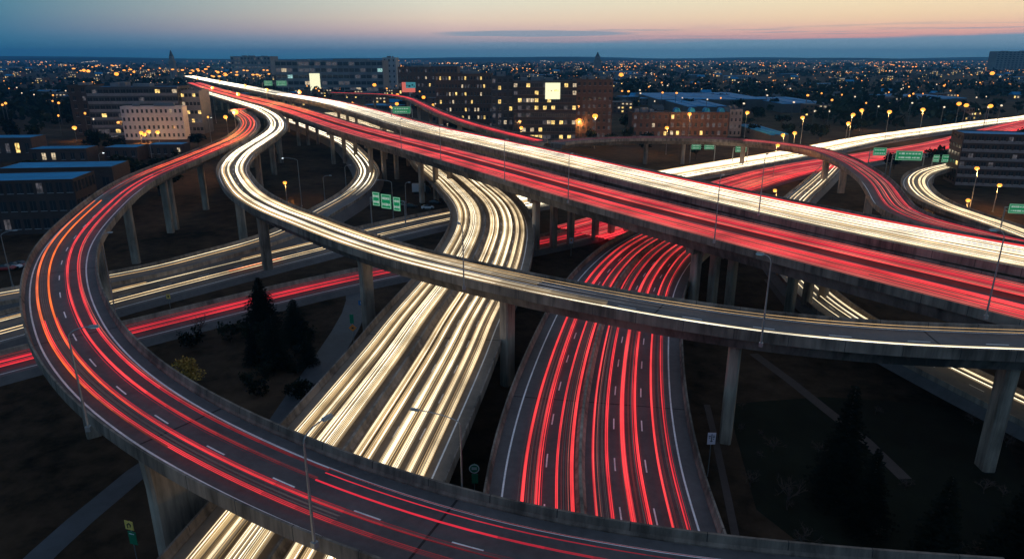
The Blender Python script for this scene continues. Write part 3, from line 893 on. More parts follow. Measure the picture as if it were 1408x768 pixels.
streak(P_S, 0.2, 'silver streak fading along the middle of the S shaped ramp', G, ('trail_silver',), half=0.9, n=1, wid=(0.04, 0.07), s0=P_S.near(-60, 160), s1=P_S.near(24, 85), fade=30)
# red viaduct
for s, nm in ((-6.4, 'near edge lane'), (-3.4, 'second lane'), (3.0, 'third lane'), (6.0, 'far edge lane')):
    lane(P_V1, s, 'red tail lamp streaks in the %s of the straight red viaduct' % nm, 'streaks on the red viaduct, ' + nm, RED, 5, 0.45, n=1, wid=(0.08, 0.17), spread=0.3, weave=0.3, fine=2, fmats=('trail_faint_red', 'trail_pink', 'trail_ash'))
    streak(P_V1, s, 'hot red streaks at the city end of the red viaduct, %s' % nm, G, ('trail_orange', 'trail_red'), n=3, wid=(0.15, 0.3), spread=0.4, s1=P_V1.near(-50, 285), fade=150)
# white viaduct
for s, nm in ((-5.2, 'near edge lane'), (-2.0, 'second lane'), (1.2, 'third lane'), (4.3, 'fourth lane')):
    lane(P_V2, s, 'white headlamp streaks in the %s of the raised white viaduct' % nm, 'streaks on the white viaduct, ' + nm, ('trail_hot', 'trail_white', 'trail_cream', 'trail_cream', 'trail_tan', 'trail_tan'), 4, 0.4, n=1, wid=(0.06, 0.14), spread=0.3, weave=0.3, fine=3, fmats=('trail_tan', 'trail_amber', 'trail_faint', 'trail_silver', 'trail_ash'))
    lane(P_V2, s, 'dense white streaks at the city end of the white viaduct, %s' % nm, 'city end streaks on the white viaduct, ' + nm, ('trail_hot',), 2, 0.4, n=2, wid=(0.15, 0.3), spread=0.4, s1=P_V2.near(-30, 296), fade=200)
    lane(P_V2, s, 'broad white glare of headlamps where the white viaduct meets the city, %s' % nm, 'city glare on the white viaduct, ' + nm, ('trail_hot',), 1, 0.3, n=2, half=0.8, wid=(0.5, 0.8), spread=0.3, z=1.1, s1=P_V2.near(-200, 613), fade=200)
lane(P_V2, 7.4, 'red tail lamp streaks along the far parapet of the raised white viaduct', 'red streaks on the white viaduct', ('trail_red', 'trail_deep', 'trail_faint_red'), 4, 0.4, n=1, wid=(0.1, 0.18), half=0.6, fine=1, fmats=FR)
lane(P_T, 0, 'red tail lamp streaks on the far slip road', 'streaks on the far slip road', ('trail_red', 'trail_deep', 'trail_faint_red'), 4, 0.8, n=1, wid=(0.1, 0.2))
# white freeway: two lanes and three lanes
for s, nm in ((-7.6, 'outer lane'), (-4.3, 'inner lane')):
    lane(P_WF, s, 'cream streaks in the %s of the narrow half of the cream freeway' % nm, 'streaks on the narrow cream carriageway, ' + nm, CRW, 4, 0.22, n=3, wid=(0.02, 0.055), spread=0.17, fine=4, soft='trail_faint', fmats=('trail_tan', 'trail_tan', 'trail_faint'))
for s, nm, mm, c in ((1.0, 'lane by the median', CRW, 3), (4.3, 'middle lane', ('trail_hot', 'trail_white', 'trail_cream'), 2), (7.5, 'lane by the parapet', ('trail_tan', 'trail_cream', 'trail_cream'), 2)):
    lane(P_WF, s, 'cream streaks on the wide half of the cream freeway, %s' % nm, 'streaks on the wide cream carriageway, ' + nm, mm, c + 1, 0.16, n=3, wid=(0.02, 0.06), spread=0.15, fine=4, soft='trail_faint', fmats=('trail_amber', 'trail_faint'))
# red freeway
for s, nm, c in ((-6.85, 'outer lane of its narrow half', 2), (-3.5, 'inner lane of its narrow half', 1), (0.45, 'median lane of its wide half', 1), (4.0, 'middle lane of its wide half', 2), (7.5, 'outer lane of its wide half', 1)):
    lane(P_RF, s, 'red tail lamp streaks on the lower red freeway, %s' % nm, 'streaks on the red freeway, ' + nm, ('trail_red', 'trail_red', 'trail_red', 'trail_deep'), c, 0.07, n=4, wid=(0.025, 0.055), spread=0.12, fine=3, fmats=FR + ('trail_deep', 'trail_pink'), s0=P_RF.near(79, 211))
    streak(P_RF, s + 0.1, 'faint grey streaks on the lower red freeway, %s' % nm, G, ('trail_faint_red', 'trail_ash'), half=0.2, n=2, wid=(0.02, 0.03), spread=0.1, s0=P_RF.near(79, 211))
# low roads to the left and the far freeway to the right
xm = P_AW.near(0, 234)
streak(P_AW, 3.0, 'amber and white streaks on the far lane of the low road through the loop', G, ('trail_amber', 'trail_white'), half=0.75, n=2, wid=(0.06, 0.1), spread=0.08, s1=xm, fine=1)
streak(P_AW, -4.3, 'white and orange streaks on the near lane of the low road through the loop', G, ('trail_white', 'trail_amber'), half=0.75, n=2, wid=(0.06, 0.1), spread=0.08, s1=xm, fine=1)
streak(P_AW, -3.6, 'orange indicator streak on the near lane of the low road through the loop', G, ('trail_orange',), half=0.15, n=1, wid=(0.1, 0.14), s0=P_AW.near(-70, 157), s1=P_AW.near(-62, 167))
for s, nm in ((8.0, 'far edge lane'), (4.6, 'second lane'), (1.2, 'third lane'), (-2.2, 'fourth lane'), (-6.4, 'barrier lane')):
    lane(P_AW, s, 'white headlamp streaks in the %s of the distant freeway' % nm, 'streaks on the distant white freeway, ' + nm, WHI, 2, 0.4, s0=xm, n=2, wid=(0.12, 0.22), spread=0.35, fine=1, fmats=FW)
xr = P_AR.near(20, 193)
lane(P_AR, -1.0, 'crimson tail lamp streaks on the low road behind the dark conifers', 'streaks on the low red road', ('trail_deep', 'trail_red', 'trail_deep'), 3, 0.2, s1=xr + 15, n=1, wid=(0.08, 0.14), fine=1, fmats=FR)
streak(P_AR, 1.6, 'dull red streak on the far side of the low red road', G, ('trail_faint_red',), half=0.6, n=2, wid=(0.08, 0.14), s1=xr)
for s, nm in ((9.0, 'far edge lane'), (5.6, 'second lane'), (1.5, 'third lane'), (-2.0, 'fourth lane'), (-5.4, 'fifth lane'), (-9.0, 'near edge lane')):
    lane(P_AR, s, 'red tail lamp streaks in the %s of the distant freeway' % nm, 'streaks on the distant red freeway, ' + nm, RED, 3, 0.5, s0=xr, n=1, wid=(0.14, 0.26), spread=0.4, fine=2, fmats=('trail_faint_red', 'trail_deep'))
# flyover, hook, curve, service road
for s, nm in ((-1.0, 'inner lane'), (1.9, 'outer lane')):
    lane(P_P, s, 'red tail lamp streaks along the %s of the far flyover' % nm, 'streaks on the far flyover, ' + nm, ('trail_red', 'trail_deep', 'trail_pink'), 3, 0.25, n=1, wid=(0.06, 0.12), s0=P_P.near(110, 326), fine=1, fmats=FR)
lane(P_P, 0.5, 'dull pink streaks on the far straight of the flyover', 'pink streaks on the flyover', ('trail_faint_red', 'trail_ash'), 3, 1.0, n=1, wid=(0.08, 0.12), s1=P_P.near(110, 326))
for s, nm in ((-1.7, 'outer lane'), (1.9, 'inner lane')):
    lane(P_R, s, 'white headlamp streaks along the %s of the hook ramp by the office block' % nm, 'streaks on the hook ramp, ' + nm, CRM, 3, 0.15, n=2, wid=(0.05, 0.11), spread=0.12)
for s, nm in ((-1.9, 'inner lane'), (1.8, 'outer lane')):
    lane(P_C, s, 'white headlamp streaks along the %s of the slip road curving under the viaduct' % nm, 'streaks on the curving slip road, ' + nm, WHI, 3, 0.15, n=2, wid=(0.08, 0.16), spread=0.12, s1=P_C.near(-57, 240), fade=20)
streak(P_C, -1.2, 'amber pair of streaks on the tail of the curving slip road', G, ('trail_amber', 'trail_white'), half=0.7, n=1, wid=(0.08, 0.13), s0=P_C.near(-57, 250))
q2 = P_Q.near(65.5, 135)
streak(P_Q, -1.6, 'short broken white streaks on the service road between viaduct and white ramp', G, ('trail_white', 'trail_hot'), half=0.75, n=1, wid=(0.09, 0.12), s0=0, s1=q2)
streak(P_Q, -1.3, 'second run of short white streaks on the service road before the white ramp', G, ('trail_white',), half=0.75, n=1, wid=(0.08, 0.11), s0=q2 + 1, s1=P_Q.near(67, 113))
streak(P_Q, 1.9, 'unbroken cream streaks on the outer lane of the service road', G, ('trail_hot', 'trail_white'), half=0.75, n=2, wid=(0.08, 0.11), soft='trail_faint')

# ------------------------------------------------------------------ buildings
FOOT = []          # footprints kept clear of trees and houses: (x, y, radius)


def building(name, label, uL, uR, v_top, v_base, depth, wall, floors, cols, rz=0.0, lit=0.12, litmats=('win_yellow', 'win_warm'), roof='roof_dark', win=(0.62, 0.5), bands=None, group=None, height=None, base_z=GROUND, plant=True, skip=0, dim=0.15, side_cols=0, parapet_h=0.8):
    a, b = at(uL, v_base, base_z), at(uR, v_base, base_z)
    w = (b - a).length
    c = (a + b) / 2
    # height from the pixel row of the roof line
    up = (384 - v_top) / 940.0
    t = c.y / (math.cos(PITCH) + up * math.sin(PITCH))
    h = CAM_H + t * (-math.sin(PITCH) + up * math.cos(PITCH)) - base_z
    h = height or h
    root = empty(name, label, 'building', (c.x, c.y, base_z), rz, group)
    FOOT.append((c.x, c.y + depth / 2, 0.55 * math.hypot(w, depth)))
    mb = MB()
    mb.box((0, depth / 2, h / 2), (w, depth, h), wall)
    mb.build('wall', root)
    mb = MB()
    mb.box((0, depth / 2, h + 0.06), (w - 0.5, depth - 0.5, 0.1), roof)
    for x, y, sx, sy in ((0, 0.15, w + 0.1, 0.36), (0, depth - 0.15, w + 0.1, 0.36), (-w / 2 + 0.13, depth / 2, 0.36, depth - 0.68), (w / 2 - 0.13, depth / 2, 0.36, depth - 0.68)):
        mb.box((x, y, h + parapet_h / 2 + 0.002), (sx, sy, parapet_h), wall)
    rf = mb.build('roof', root)
    if plant:
        r2 = random.Random(hash(label) % 1000 if False else len(label) * 7)
        for _ in range(3):
            m2 = MB()
            sx, sy, sz = r2.uniform(.08, .2) * w, r2.uniform(.2, .35) * depth, r2.uniform(1.6, 3.2)
            m2.box((r2.uniform(-.33, .33) * w, depth * r2.uniform(.35, .65), h + 0.12 + sz / 2), (sx, sy, sz), 'wall_grey')
            m2.box((0, 0, -500), (0.01, 0.01, 0.01), 'wall_grey') if False else None
            m2.build('plant_room', rf)
    rr = random.Random(len(label) + floors * 31 + cols)
    fh = h / (floors + skip)
    cw = w / cols
    n_made = 0
    if bands:
        for f in range(floors):
            m2 = MB()
            m2.box((0, -0.09, fh * (f + skip) + fh * 0.16), (w * 0.985, 0.14, fh * 0.3), bands)
            m2.build('facade_band', root)
    rest = MB()
    for f in range(floors):
        for q in range(cols):
            m_ = rr.choice(litmats) if rr.random() < lit else ('win_dim' if rr.random() < dim else 'glass_dark')
            x = -w / 2 + cw * (q + 0.5)
            z = fh * (f + skip) + fh * 0.58
            ww, wh = cw * win[0], fh * win[1]
            m2 = MB() if n_made < 98 else rest
            m2.box((x, -0.02, z), (ww, 0.12, wh), m_)
            m2.box((x, -0.05, z - wh / 2 - 0.09), (ww + 0.25, 0.2, 0.14), 'band_pale' if wall != 'wall_pale' else 'wall_grey')
            if ww > 1.2:
                m2.box((x, -0.095, z), (0.09, 0.03, wh), 'steel_dark')
            if n_made < 98:
                m2.build('window', root)
            n_made += 1
    for sd in (-1, 1):
        for f in range(floors):
            for q in range(side_cols):
                m_ = rr.choice(litmats) if rr.random() < lit * 0.5 else 'glass_dark'
                y = depth * (q + 0.5) / side_cols
                rest.box((sd * w / 2, y, fh * (f + skip) + fh * 0.58), (0.12, depth / side_cols * win[0], fh * win[1]), m_)
    if rest.f:
        o = rest.build('window', root)
        o['kind'] = 'stuff'
    root['h'] = h
    root['w'] = w
    return root


B = building
bl = B('office_block', 'dark long office block with pale floor bands and a blue grey roof', 132, 250, 121, 186, 26, 'wall_dark', 6, 16, 0.10, 0.03, roof='roof_blue', bands='wall_grey', win=(0.8, 0.45), side_cols=4)
B('office_block', 'dark brown stair tower at the end of the banded office block', 106, 131, 119, 186, 24, 'brick_dark', 6, 2, 0.10, 0.02, bands=None, win=(0.3, 0.5), dim=0.3)
B('white_building', 'low white building with two rows of small square windows', 174, 255, 148, 192, 8, 'wall_pale', 4, 13, 0.08, 0.06, roof='roof_green', win=(0.42, 0.42), dim=0.1)
B('office_block', 'small grey block with a glowing yellow window band beside the white building', 256, 281, 126, 184, 18, 'wall_grey', 5, 5, 0.05, 0.3, win=(0.7, 0.4))
B('warehouse', 'dark brick warehouse with dark windows and a blue metal roof beside the loop ramp', -40, 108, 249, 322, 15, 'brick_dark', 3, 12, 0.16, 0.02, roof='roof_blue', win=(0.6, 0.55), plant=False, litmats=('win_yellow', 'win_dim'), side_cols=6, parapet_h=0.2)
B('warehouse', 'low shed with a blue metal roof behind the brick warehouse', 15, 160, 231, 292, 14, 'brick_dark', 1, 7, 0.12, 0.08, roof='roof_blue', plant=False, win=(0.4, 0.4), parapet_h=0.15)
B('warehouse', 'narrow dark shed with blue roof in the dark yard beyond the warehouse', 46, 120, 205, 228, 12, 'brick_dark', 1, 6, 0.1, 0.1, roof='roof_blue', plant=False, win=(0.4, 0.4), parapet_h=0.15)
B('warehouse', 'flat shed with a bright blue roof at the edge of the frame', -30, 46, 190, 222, 14, 'brick_dark', 1, 6, 0.1, 0.05, roof='roof_blue', plant=False, win=(0.4, 0.4), parapet_h=0.15)
B('warehouse', 'small blue roofed shed beside the parked cars near the loop ramp', 146, 190, 203, 222, 12, 'brick_dark', 1, 4, 0.05, 0.15, roof='roof_blue', plant=False, win=(0.4, 0.4), parapet_h=0.15)
B('warehouse', 'long low shed with a blue roof just behind the loop ramp parapet', 206, 252, 199, 219, 10, 'brick_dark', 1, 5, 0.02, 0.1, roof='roof_blue', plant=False, win=(0.4, 0.4), parapet_h=0.15)
bm = B('office_block', 'glass fronted office block with a bright billboard on its facade', 706, 791, 113, 194, 30, 'wall_dark', 8, 15, 0.0, 0.22, win=(0.82, 0.5), litmats=('win_yellow', 'win_yellow', 'win_warm'), bands='brick_dark', dim=0.12)
B('office_block', 'dark tower block with slim white uprights beside the billboard block', 676, 706, 107, 192, 26, 'wall_dark', 9, 4, 0.0, 0.12, win=(0.5, 0.55), dim=0.2)
B('office_block', 'plain brown brick tower with scattered pale windows', 791, 840, 111, 191, 26, 'brick_brown', 8, 7, 0.0, 0.06, win=(0.42, 0.42), dim=0.3, litmats=('win_warm', 'win_dim'))
B('office_block', 'long brown office wing with rows of yellow windows', 601, 677, 103, 178, 30, 'brick_brown', 7, 18, 0.0, 0.17, win=(0.5, 0.42), dim=0.2)
B('office_block', 'brown brick block behind the advertising hoarding', 549, 630, 93, 142, 40, 'brick_brown', 5, 16, 0.0, 0.05, win=(0.4, 0.4), dim=0.35)
bg_ = B('office_block', 'wide grey glass office building with a tall lit entrance', 382, 528, 84, 128, 50, 'wall_grey', 5, 19, 0.0, 0.12, win=(0.86, 0.55), litmats=('win_teal', 'win_dim', 'win_warm'), dim=0.3)
B('tower_block', 'pale grey stair tower at the end of the wide glass office building', 528, 546, 80, 124, 30, 'band_pale', 6, 3, 0.0, 0.05, win=(0.3, 0.4), dim=0.1)
B('office_block', 'grey block with a light edge beyond the viaduct end', 320, 374, 78, 108, 60, 'wall_grey', 5, 12, 0.0, 0.05, win=(0.5, 0.45), dim=0.45)
B('office_block', 'brown office block with pale upper storey at the edge beside the hook ramp', 1322, 1480, 187, 258, 15, 'brick_dark', 6, 18, -0.28, 0.03, roof='roof_blue', win=(0.62, 0.45), bands='wall_grey', dim=0.05, litmats=('win_yellow',), parapet_h=0.4, side_cols=4, plant=False)
B('tower_block', 'dark blue grey tower block standing alone on the horizon', 1366, 1440, 71, 100, 40, 'wall_grey', 10, 14, 0.0, 0.0, win=(0.5, 0.5), dim=0.02)
B('apartment_house', 'brown brick apartment house with dark windows behind the flyover', 868, 918, 156, 190, 16, 'brick_brown', 3, 6, 0.0, 0.1, win=(0.4, 0.45), dim=0.35)
apt = B('apartment_house', 'brick apartment terrace with arched dormers behind the flyover', 919, 1000, 156, 189, 16, 'brick_brown', 3, 10, 0.0, 0.08, win=(0.45, 0.5), dim=0.45, plant=False)
B('apartment_house', 'narrow pale apartment house at the end of the brick terrace', 1001, 1018, 152, 188, 16, 'wall_grey', 4, 3, 0.0, 0.05, win=(0.4, 0.5), dim=0.3)
B('warehouse', 'low building with pale blue shopfront below the brown office wing', 620, 674, 143, 156, 12, 'band_pale', 1, 9, 0.0, 0.2, win=(0.7, 0.4), plant=False, litmats=('win_teal',))
for q in range(4):
    m2 = MB()
    w_ = apt['w']
    x = -w_ / 2 + w_ * (q + 0.5) / 4
    h_ = apt['h']
    rings = []
    for y in (0.3, 6.0):
        rings.append([(x + 1.9 * math.cos(a), y, h_ + 0.9 + 2.6 * max(0, math.sin(a))) for a in np.linspace(0, PI, 9)] + [(x - 1.9, y, h_ + 0.14), (x + 1.9, y, h_ + 0.14)])
    m2.rings(rings, 'roof_blue')
    m2.build('dormer', apt)
# billboard on the glass block: a lit white panel with a few illegible marks
m2 = MB()
w_, h_ = bm['w'], bm['h']
m2.box((0.12 * w_, -0.45, h_ - 5.2), (0.235 * w_, 0.5, 9.6), 'screen_lit')
bb = m2.build('billboard', bm)
m2 = MB()
for x, y, sx, sy in ((-.07, .2, .012, .5), (-.02, .1, .02, .6), (.045, .3, .045, .9), (.085, .2, .022, .9)):
    m2.box(((0.12 + x) * w_, -0.72, h_ - 5.2 + y), (sx * w_, 0.03, sy), 'win_yellow')
m2.build('lettering', bb)
m2 = MB()
w_, h_ = bg_['w'], bg_['h']
m2.box((-w_ / 2 + w_ * 0.36, -0.5, h_ * 0.34), (w_ * 0.095, 0.7, h_ * 0.55), 'screen_lit')
m2.build('lit_entrance', bg_)

# distant church spire and domed tower on the skyline
def spire(label, u, v_top, v_base, w, dist_y, mat='wall_grey'):
    up = (384 - v_top) / 940.0
    t = dist_y / (math.cos(PITCH) + up * math.sin(PITCH))
    top = CAM_H + t * (-math.sin(PITCH) + up * math.cos(PITCH)) - GROUND
    x = (u - 704) / 940.0 * t
    r = empty('church_tower', label, 'tower', (x, dist_y, GROUND))
    mb = MB()
    mb.box((0, 0, top * 0.3), (w, w, top * 0.6), mat)
    mb.box((0, 0, top * 0.6 + 0.5), (w * 1.15, w * 1.15, 1.0), mat)
    mb.build('tower_shaft', r)
    mb = MB()
    mb.box((0, 0, top * 0.69), (w * 0.7, w * 0.7, top * 0.16), mat)
    mb.box((0, 0, top * 0.87), (w * 0.6, w * 0.6, top * 0.2), 'roof_dark', 0, (0.15, 0.15))
    mb.tube([(0, 0, top * 0.96), (0, 0, top)], 0.3, 'steel')
    mb.build('spire', r)
spire('slim church spire rising from the amber lights on the horizon', 234, 68, 100, 12, 1700)
spire('dark domed tower on the skyline above the brown towers', 822, 71, 95, 22, 2300)

# advertising hoarding on a mast
h0 = at(564, 131, GROUND)
hr = empty('hoarding', 'advertising hoarding with red and teal panels on a mast by the far slip road', 'billboard', (at(564, 138, 8).x, at(564, 138, 8).y, GROUND))
mb = MB()
mb.tube([(0, 0.3, 0), (0, 0.3, 21)], 0.7, 'steel', 8)
mb.build('mast', hr)
mb = MB()
mb.box((-1.0, -0.3, 21.5), (13, 0.5, 9.5), 'screen_red')
mb.build('red_panel', hr)
mb = MB()
mb.box((1.2, -0.75, 23.5), (9.6, 0.3, 5.6), 'screen_teal')
for x, z, s_ in ((-3, 23.2, 1.2), (-0.5, 22.6, 2.0), (2.4, 23.6, 1.5), (4.2, 22.4, 1.0)):
    mb.box((x + 0.5, -0.92, z), (s_, 0.03, s_ * 0.8), 'roof_dark')
mb.build('teal_screen', hr)

# ------------------------------------------------------------------ street lamps
def lamp_master(name, label, h, arm, head, mats, group, curve=True, loc=(0, 0, 0)):
    r = empty(name, label, 'street lamp', loc, 0, group)
    mb = MB()
    mb.tube([(0, 0, 0), (0, 0, h * 0.5), (0, 0, h - (0.9 if arm else 0.2))], [0.13, 0.1, 0.075], 'steel', 8)
    mb.box((0, 0, 0.25), (0.42, 0.42, 0.5), 'steel')
    mb.build('post', r)
    if arm:
        mb = MB()
        pts = [(arm * (1 - math.cos(a)), 0, h - 0.9 + 0.9 * math.sin(a)) for a in np.linspace(0, PI / 2, 7)]
        mb.tube(pts, 0.055, 'steel', 6)
        mb.build('arm', r)
    hm = MB()
    if head == 'cobra':
        hm.box((arm + 0.35, 0, h + 0.02), (0.95, 0.36, 0.2), 'steel', 0, (0.8, 0.7))
        hm.box((arm + 0.4, 0, h - 0.11), (0.6, 0.26, 0.06), mats)
    else:
        hm.ball((arm, 0, h + 0.05), head, mats, 8, 6, (1, 1, 0.8))
        hm.box((arm, 0, h + 0.05 + head * 0.85), (head * 1.1, head * 1.1, 0.16), 'steel_dark')
    hm.build('lamp_head', r)
    return r


TALL = [
    # (base x, y, z) from pixel and height of the base, total height, arm, turn
    (122, 592, 15.2, 10.5, 1.9, 0.2, 'unlit lamp post on the outer parapet of the near loop ramp'),
    (433, 752, 15.0, 9.6, 1.9, 1.0, 'unlit lamp post on the near parapet of the loop ramp above the cream freeway'),
    (638, 398, 17.0, 9.5, 1.2, 2.0, 'slim lamp post on the parapet of the S ramp over the cream freeway'),
    (1046, 476, 17.0, 11.0, 0.9, 2.6, 'slim lamp post on the near parapet of the white ramp beside the service road'),
    (1355, 438, 17.5, 11.5, 1.0, 3.0, 'lamp post on the near parapet of the red viaduct close to the frame edge'),
]
for u, v, z, h, arm, rz, lb in TALL:
    q = at(u, v, z)
    o = lamp_master('street_lamp', lb, h, arm, 'cobra', 'led_dim', 'lamp posts on the ramps', loc=q)
    o.rotation_euler = (0, 0, rz)
q = at(655, 690, GROUND)
o = lamp_master('street_lamp', 'tall lamp post in the dark gap between the cream and red freeways', 16.0, 4.6, 'cobra', 'steel_dark', 'lamp posts on the ramps', loc=(P_WF.pos(P_WF.near(-17, 66), 12.6).x, 60.5, GROUND))
o.rotation_euler = (0, 0, 2.85)
for u, v, z, h, lb in ((552, 207, 17.5, 11, 'second lamp post along the near parapet of the red viaduct, over the slip road'), (606, 220, 17.5, 11, 'lamp post on the red viaduct above the cream freeway'), (694, 250, 17.5, 11, 'lamp post on the red viaduct beyond the green gantry'),
                       (781, 279, 17.5, 11, 'lamp post on the red viaduct over the red freeway mouth'), (982, 334, 17.5, 12, 'lamp post on the red viaduct above the piers by the red freeway'), (1043, 296, 19, 12, 'lamp post between the red and the white viaduct')):
    q = at(u, v, z)
    lamp_master('street_lamp', lb, h, 0.7, 'cobra', 'steel', 'lamp posts on the ramps', loc=q).rotation_euler = (0, 0, 0.9)
for u, v, h, arm, rz, lb in ((415, 284, 17, 4.6, PI, 'tall arched lamp post on the dark ground inside the S ramp bend'), (447, 277, 9.5, 2.3, 0.0, 'short arched lamp post at the tail of the curving slip road'), (476, 258, 9, 1.8, 0.2, 'short lamp post on the inside of the curving slip road'),
                             (163, 452, 19, 1.2, 0.5, 'tall lamp post inside the loop, in front of the low white road'), (18, 395, 13, 2.4, 0.6, 'lamp post outside the loop at the frame edge'), (67, 302, 13, 0.9, 0.3, 'lit lamp post before the dark brick warehouse'),
                             (143, 254, 13, 1.5, 0.2, 'lit lamp post behind the loop ramp by the blue roofed shed'), (210, 224, 13, 1.5, 0.2, 'slim lamp post behind the loop ramp by the parked cars'), (291, 196, 15, 1.2, 0.2, 'lit lamp post inside the far bend of the loop'),
                             (559, 296, 11, 1.0, 0.2, 'lamp post beside the green gantry'), (541, 300, 12.5, 4.0, PI, 'arched lamp post in front of the green gantry')):
    q = at(u, v, GROUND)
    lit = 'led' if 'lit lamp' in lb else ('led' if 'arched' in lb and 'tall' in lb else 'steel')
    lamp_master('street_lamp', lb, h, arm, 'cobra', lit, 'lamp posts on the dark ground', loc=q).rotation_euler = (0, 0, rz)

# amber sodium lamps: one master, copies with their own parts
AMB = [((819, 160), 18, 'amber lamp with the widest glow in front of the plain brown tower'), ((1027, 155), 18, 'amber lamp behind the brick terrace end'), ((1105, 162), 18, 'amber lamp above the flyover crown'), ((1172, 158), 18, 'amber lamp beyond the distant white lanes near the gantry'),
       ((1223, 154), 18, 'amber lamp beyond the distant white lanes'), ((1270, 151), 18, 'amber lamp beyond the distant white lanes'), ((1328, 145), 18, 'amber lamp beyond the distant white lanes'), ((1345, 232), 16, 'amber lamp inside the hook ramp before the office block'), ((1068, 200), 15, 'amber lamp rising from the distant white lanes'),
       ((918, 176), 14, 'amber lamp beside the brick apartment house'), ((949, 157), 16, 'amber lamp in front of the brick terrace'), ((1319, 143), 16, 'amber lamp far along the distant freeway'), ((1078, 186), 12, 'amber lamp behind the flyover'), ((1093, 183), 12, 'amber lamp behind the flyover'), ((1361, 146), 16, 'amber lamp far along the distant freeway'),
       ((1186, 152), 14, 'amber lamp beyond the distant white lanes'), ((547, 131), 12, 'amber lamp beside the hoarding'), ((545, 143), 10, 'amber lamp above the far slip road'), ((583, 134), 12, 'amber lamp beside the hoarding'), ((611, 132), 12, 'amber lamp before the long brown wing'), ((648, 134), 12, 'amber lamp before the long brown wing'),
       ((515, 117), 14, 'amber lamp before the wide glass office building'), ((485, 114), 14, 'amber lamp before the wide glass office building'), ((707, 164), 11, 'amber lamp at the foot of the dark tower block'), ((717, 147), 14, 'amber lamp at the foot of the dark tower block'), ((716, 176), 11, 'amber lamp at the foot of the dark tower block'),
       ((797, 165), 12, 'amber lamp in front of the plain brown tower'), ((115, 97), 16, 'bright amber lamp pair over the far rooftops'), ((121, 98), 16, 'bright amber lamp pair over the far rooftops'), ((160, 102), 16, 'large amber lamp over the banded office block'), ((184, 99), 16, 'amber lamp over the banded office block'),
       ((392, 251), 7, 'low amber lamp on the dark ground under the S ramp'), ((311, 161), 13, 'amber lamp inside the far loop bend'), ((1364, 101), 18, 'large amber lamp below the horizon tower'), ((854, 103), 18, 'large amber lamp on the plain behind the brown tower'), ((193, 183), 6, 'amber yard light before the white building'), ((205, 181), 7, 'amber yard light before the white building'), ((217, 182), 7, 'amber yard light before the white building'), ((199, 185), 5, 'amber yard light before the white building'),
       ((102, 176), 8, 'yellowish yard light beside the brown stair tower'), ((1166, 170), 13, 'amber lamp near the gantry beyond the white lanes'), ((1068, 262), 12, 'low lamp beside the distant red lanes'), ((1331, 276), 6, 'amber light low inside the hook ramp'), ((1373, 255), 9, 'small amber lamp in front of the office block')]
mast = lamp_master('street_lamp', 'amber lamp', 18, 0.5, 0.8, 'sodium', 'amber sodium street lamps')
first = True
LIT_LAMPS = []
for (u, v), h, lb in AMB:
    q = at(u, v, GROUND + h)
    sc = h / 18.0
    dist_ = q.length
    k_ = min(max(dist_ / 300.0, 0.7), 3.6)  # head enlarged with distance, its size standing in for the lamp's bloom
    if first:
        o = mast
        o.location = (q.x, q.y, GROUND)
        first = False
    else:
        o = dup(mast, (q.x, q.y, GROUND))
    o['label'] = lb
    o.scale = (1, 1, sc)
    if 'large' in lb or 'widest' in lb or 'bright' in lb:
        k_ *= 1.5
    o.rotation_euler = (0, 0, rng.uniform(0, 6.28))
    if dist_ < 560:
        pd = bpy.data.lights.new('lamp_light', 'POINT')
        pd.energy = 9000 * max(.25, sc)
        pd.color = (1.0, 0.45, 0.12)
        pd.shadow_soft_size = 0.5
        po = bpy.data.objects.new('lamp_light', pd)
        COL.objects.link(po)
        po.location = (q.x, q.y, GROUND + h - 1.6)
    for ch in o.children:
        if ch.name.startswith('lamp_head'):
            ch.scale = (k_, k_, k_ / sc)
            ch.location = (0.5 - 0.5 * k_, 0, 18 - 18 * k_ / sc)
# rows of amber lamps on the far plain (small in the picture: one mesh each)
fm = MB()
fm.tube([(0, 0, 0), (0, 0, 15)], 0.16, 'steel_dark', 5)
fm.ball((0.4, 0, 15), 0.8, 'spark_amber', 6, 4)
fm_a = fm.mesh('far_lamp_amber')
fm = MB()
fm.tube([(0, 0, 0), (0, 0, 13)], 0.16, 'steel_dark', 5)
fm.ball((0.4, 0, 13), 0.6, 'spark_white', 6, 4)
fm_w = fm.mesh('far_lamp_white')


def far_lamp(x, y, amber=True, k_=1.0):
    o = bpy.data.objects.new('street_lamp', fm_a if amber else fm_w)
    COL.objects.link(o)
    o.location = (x, y, GROUND)
    o.scale = (k_, k_, 1)
    o.scale = (k_, k_, k_ ** 0.3)  # oversized globe stands in for the glow round a far lamp
    return tag(o, 'amber street lamp standing in a row across the far plain' if amber else 'white street lamp standing among the far rooftops', 'street lamp', 'amber lamps across the far plain' if amber else 'white lamps across the far plain')


def clear_of_roads(x, y):
    return all(P.dist(x, y) > 13 for P in ALL_PATHS)


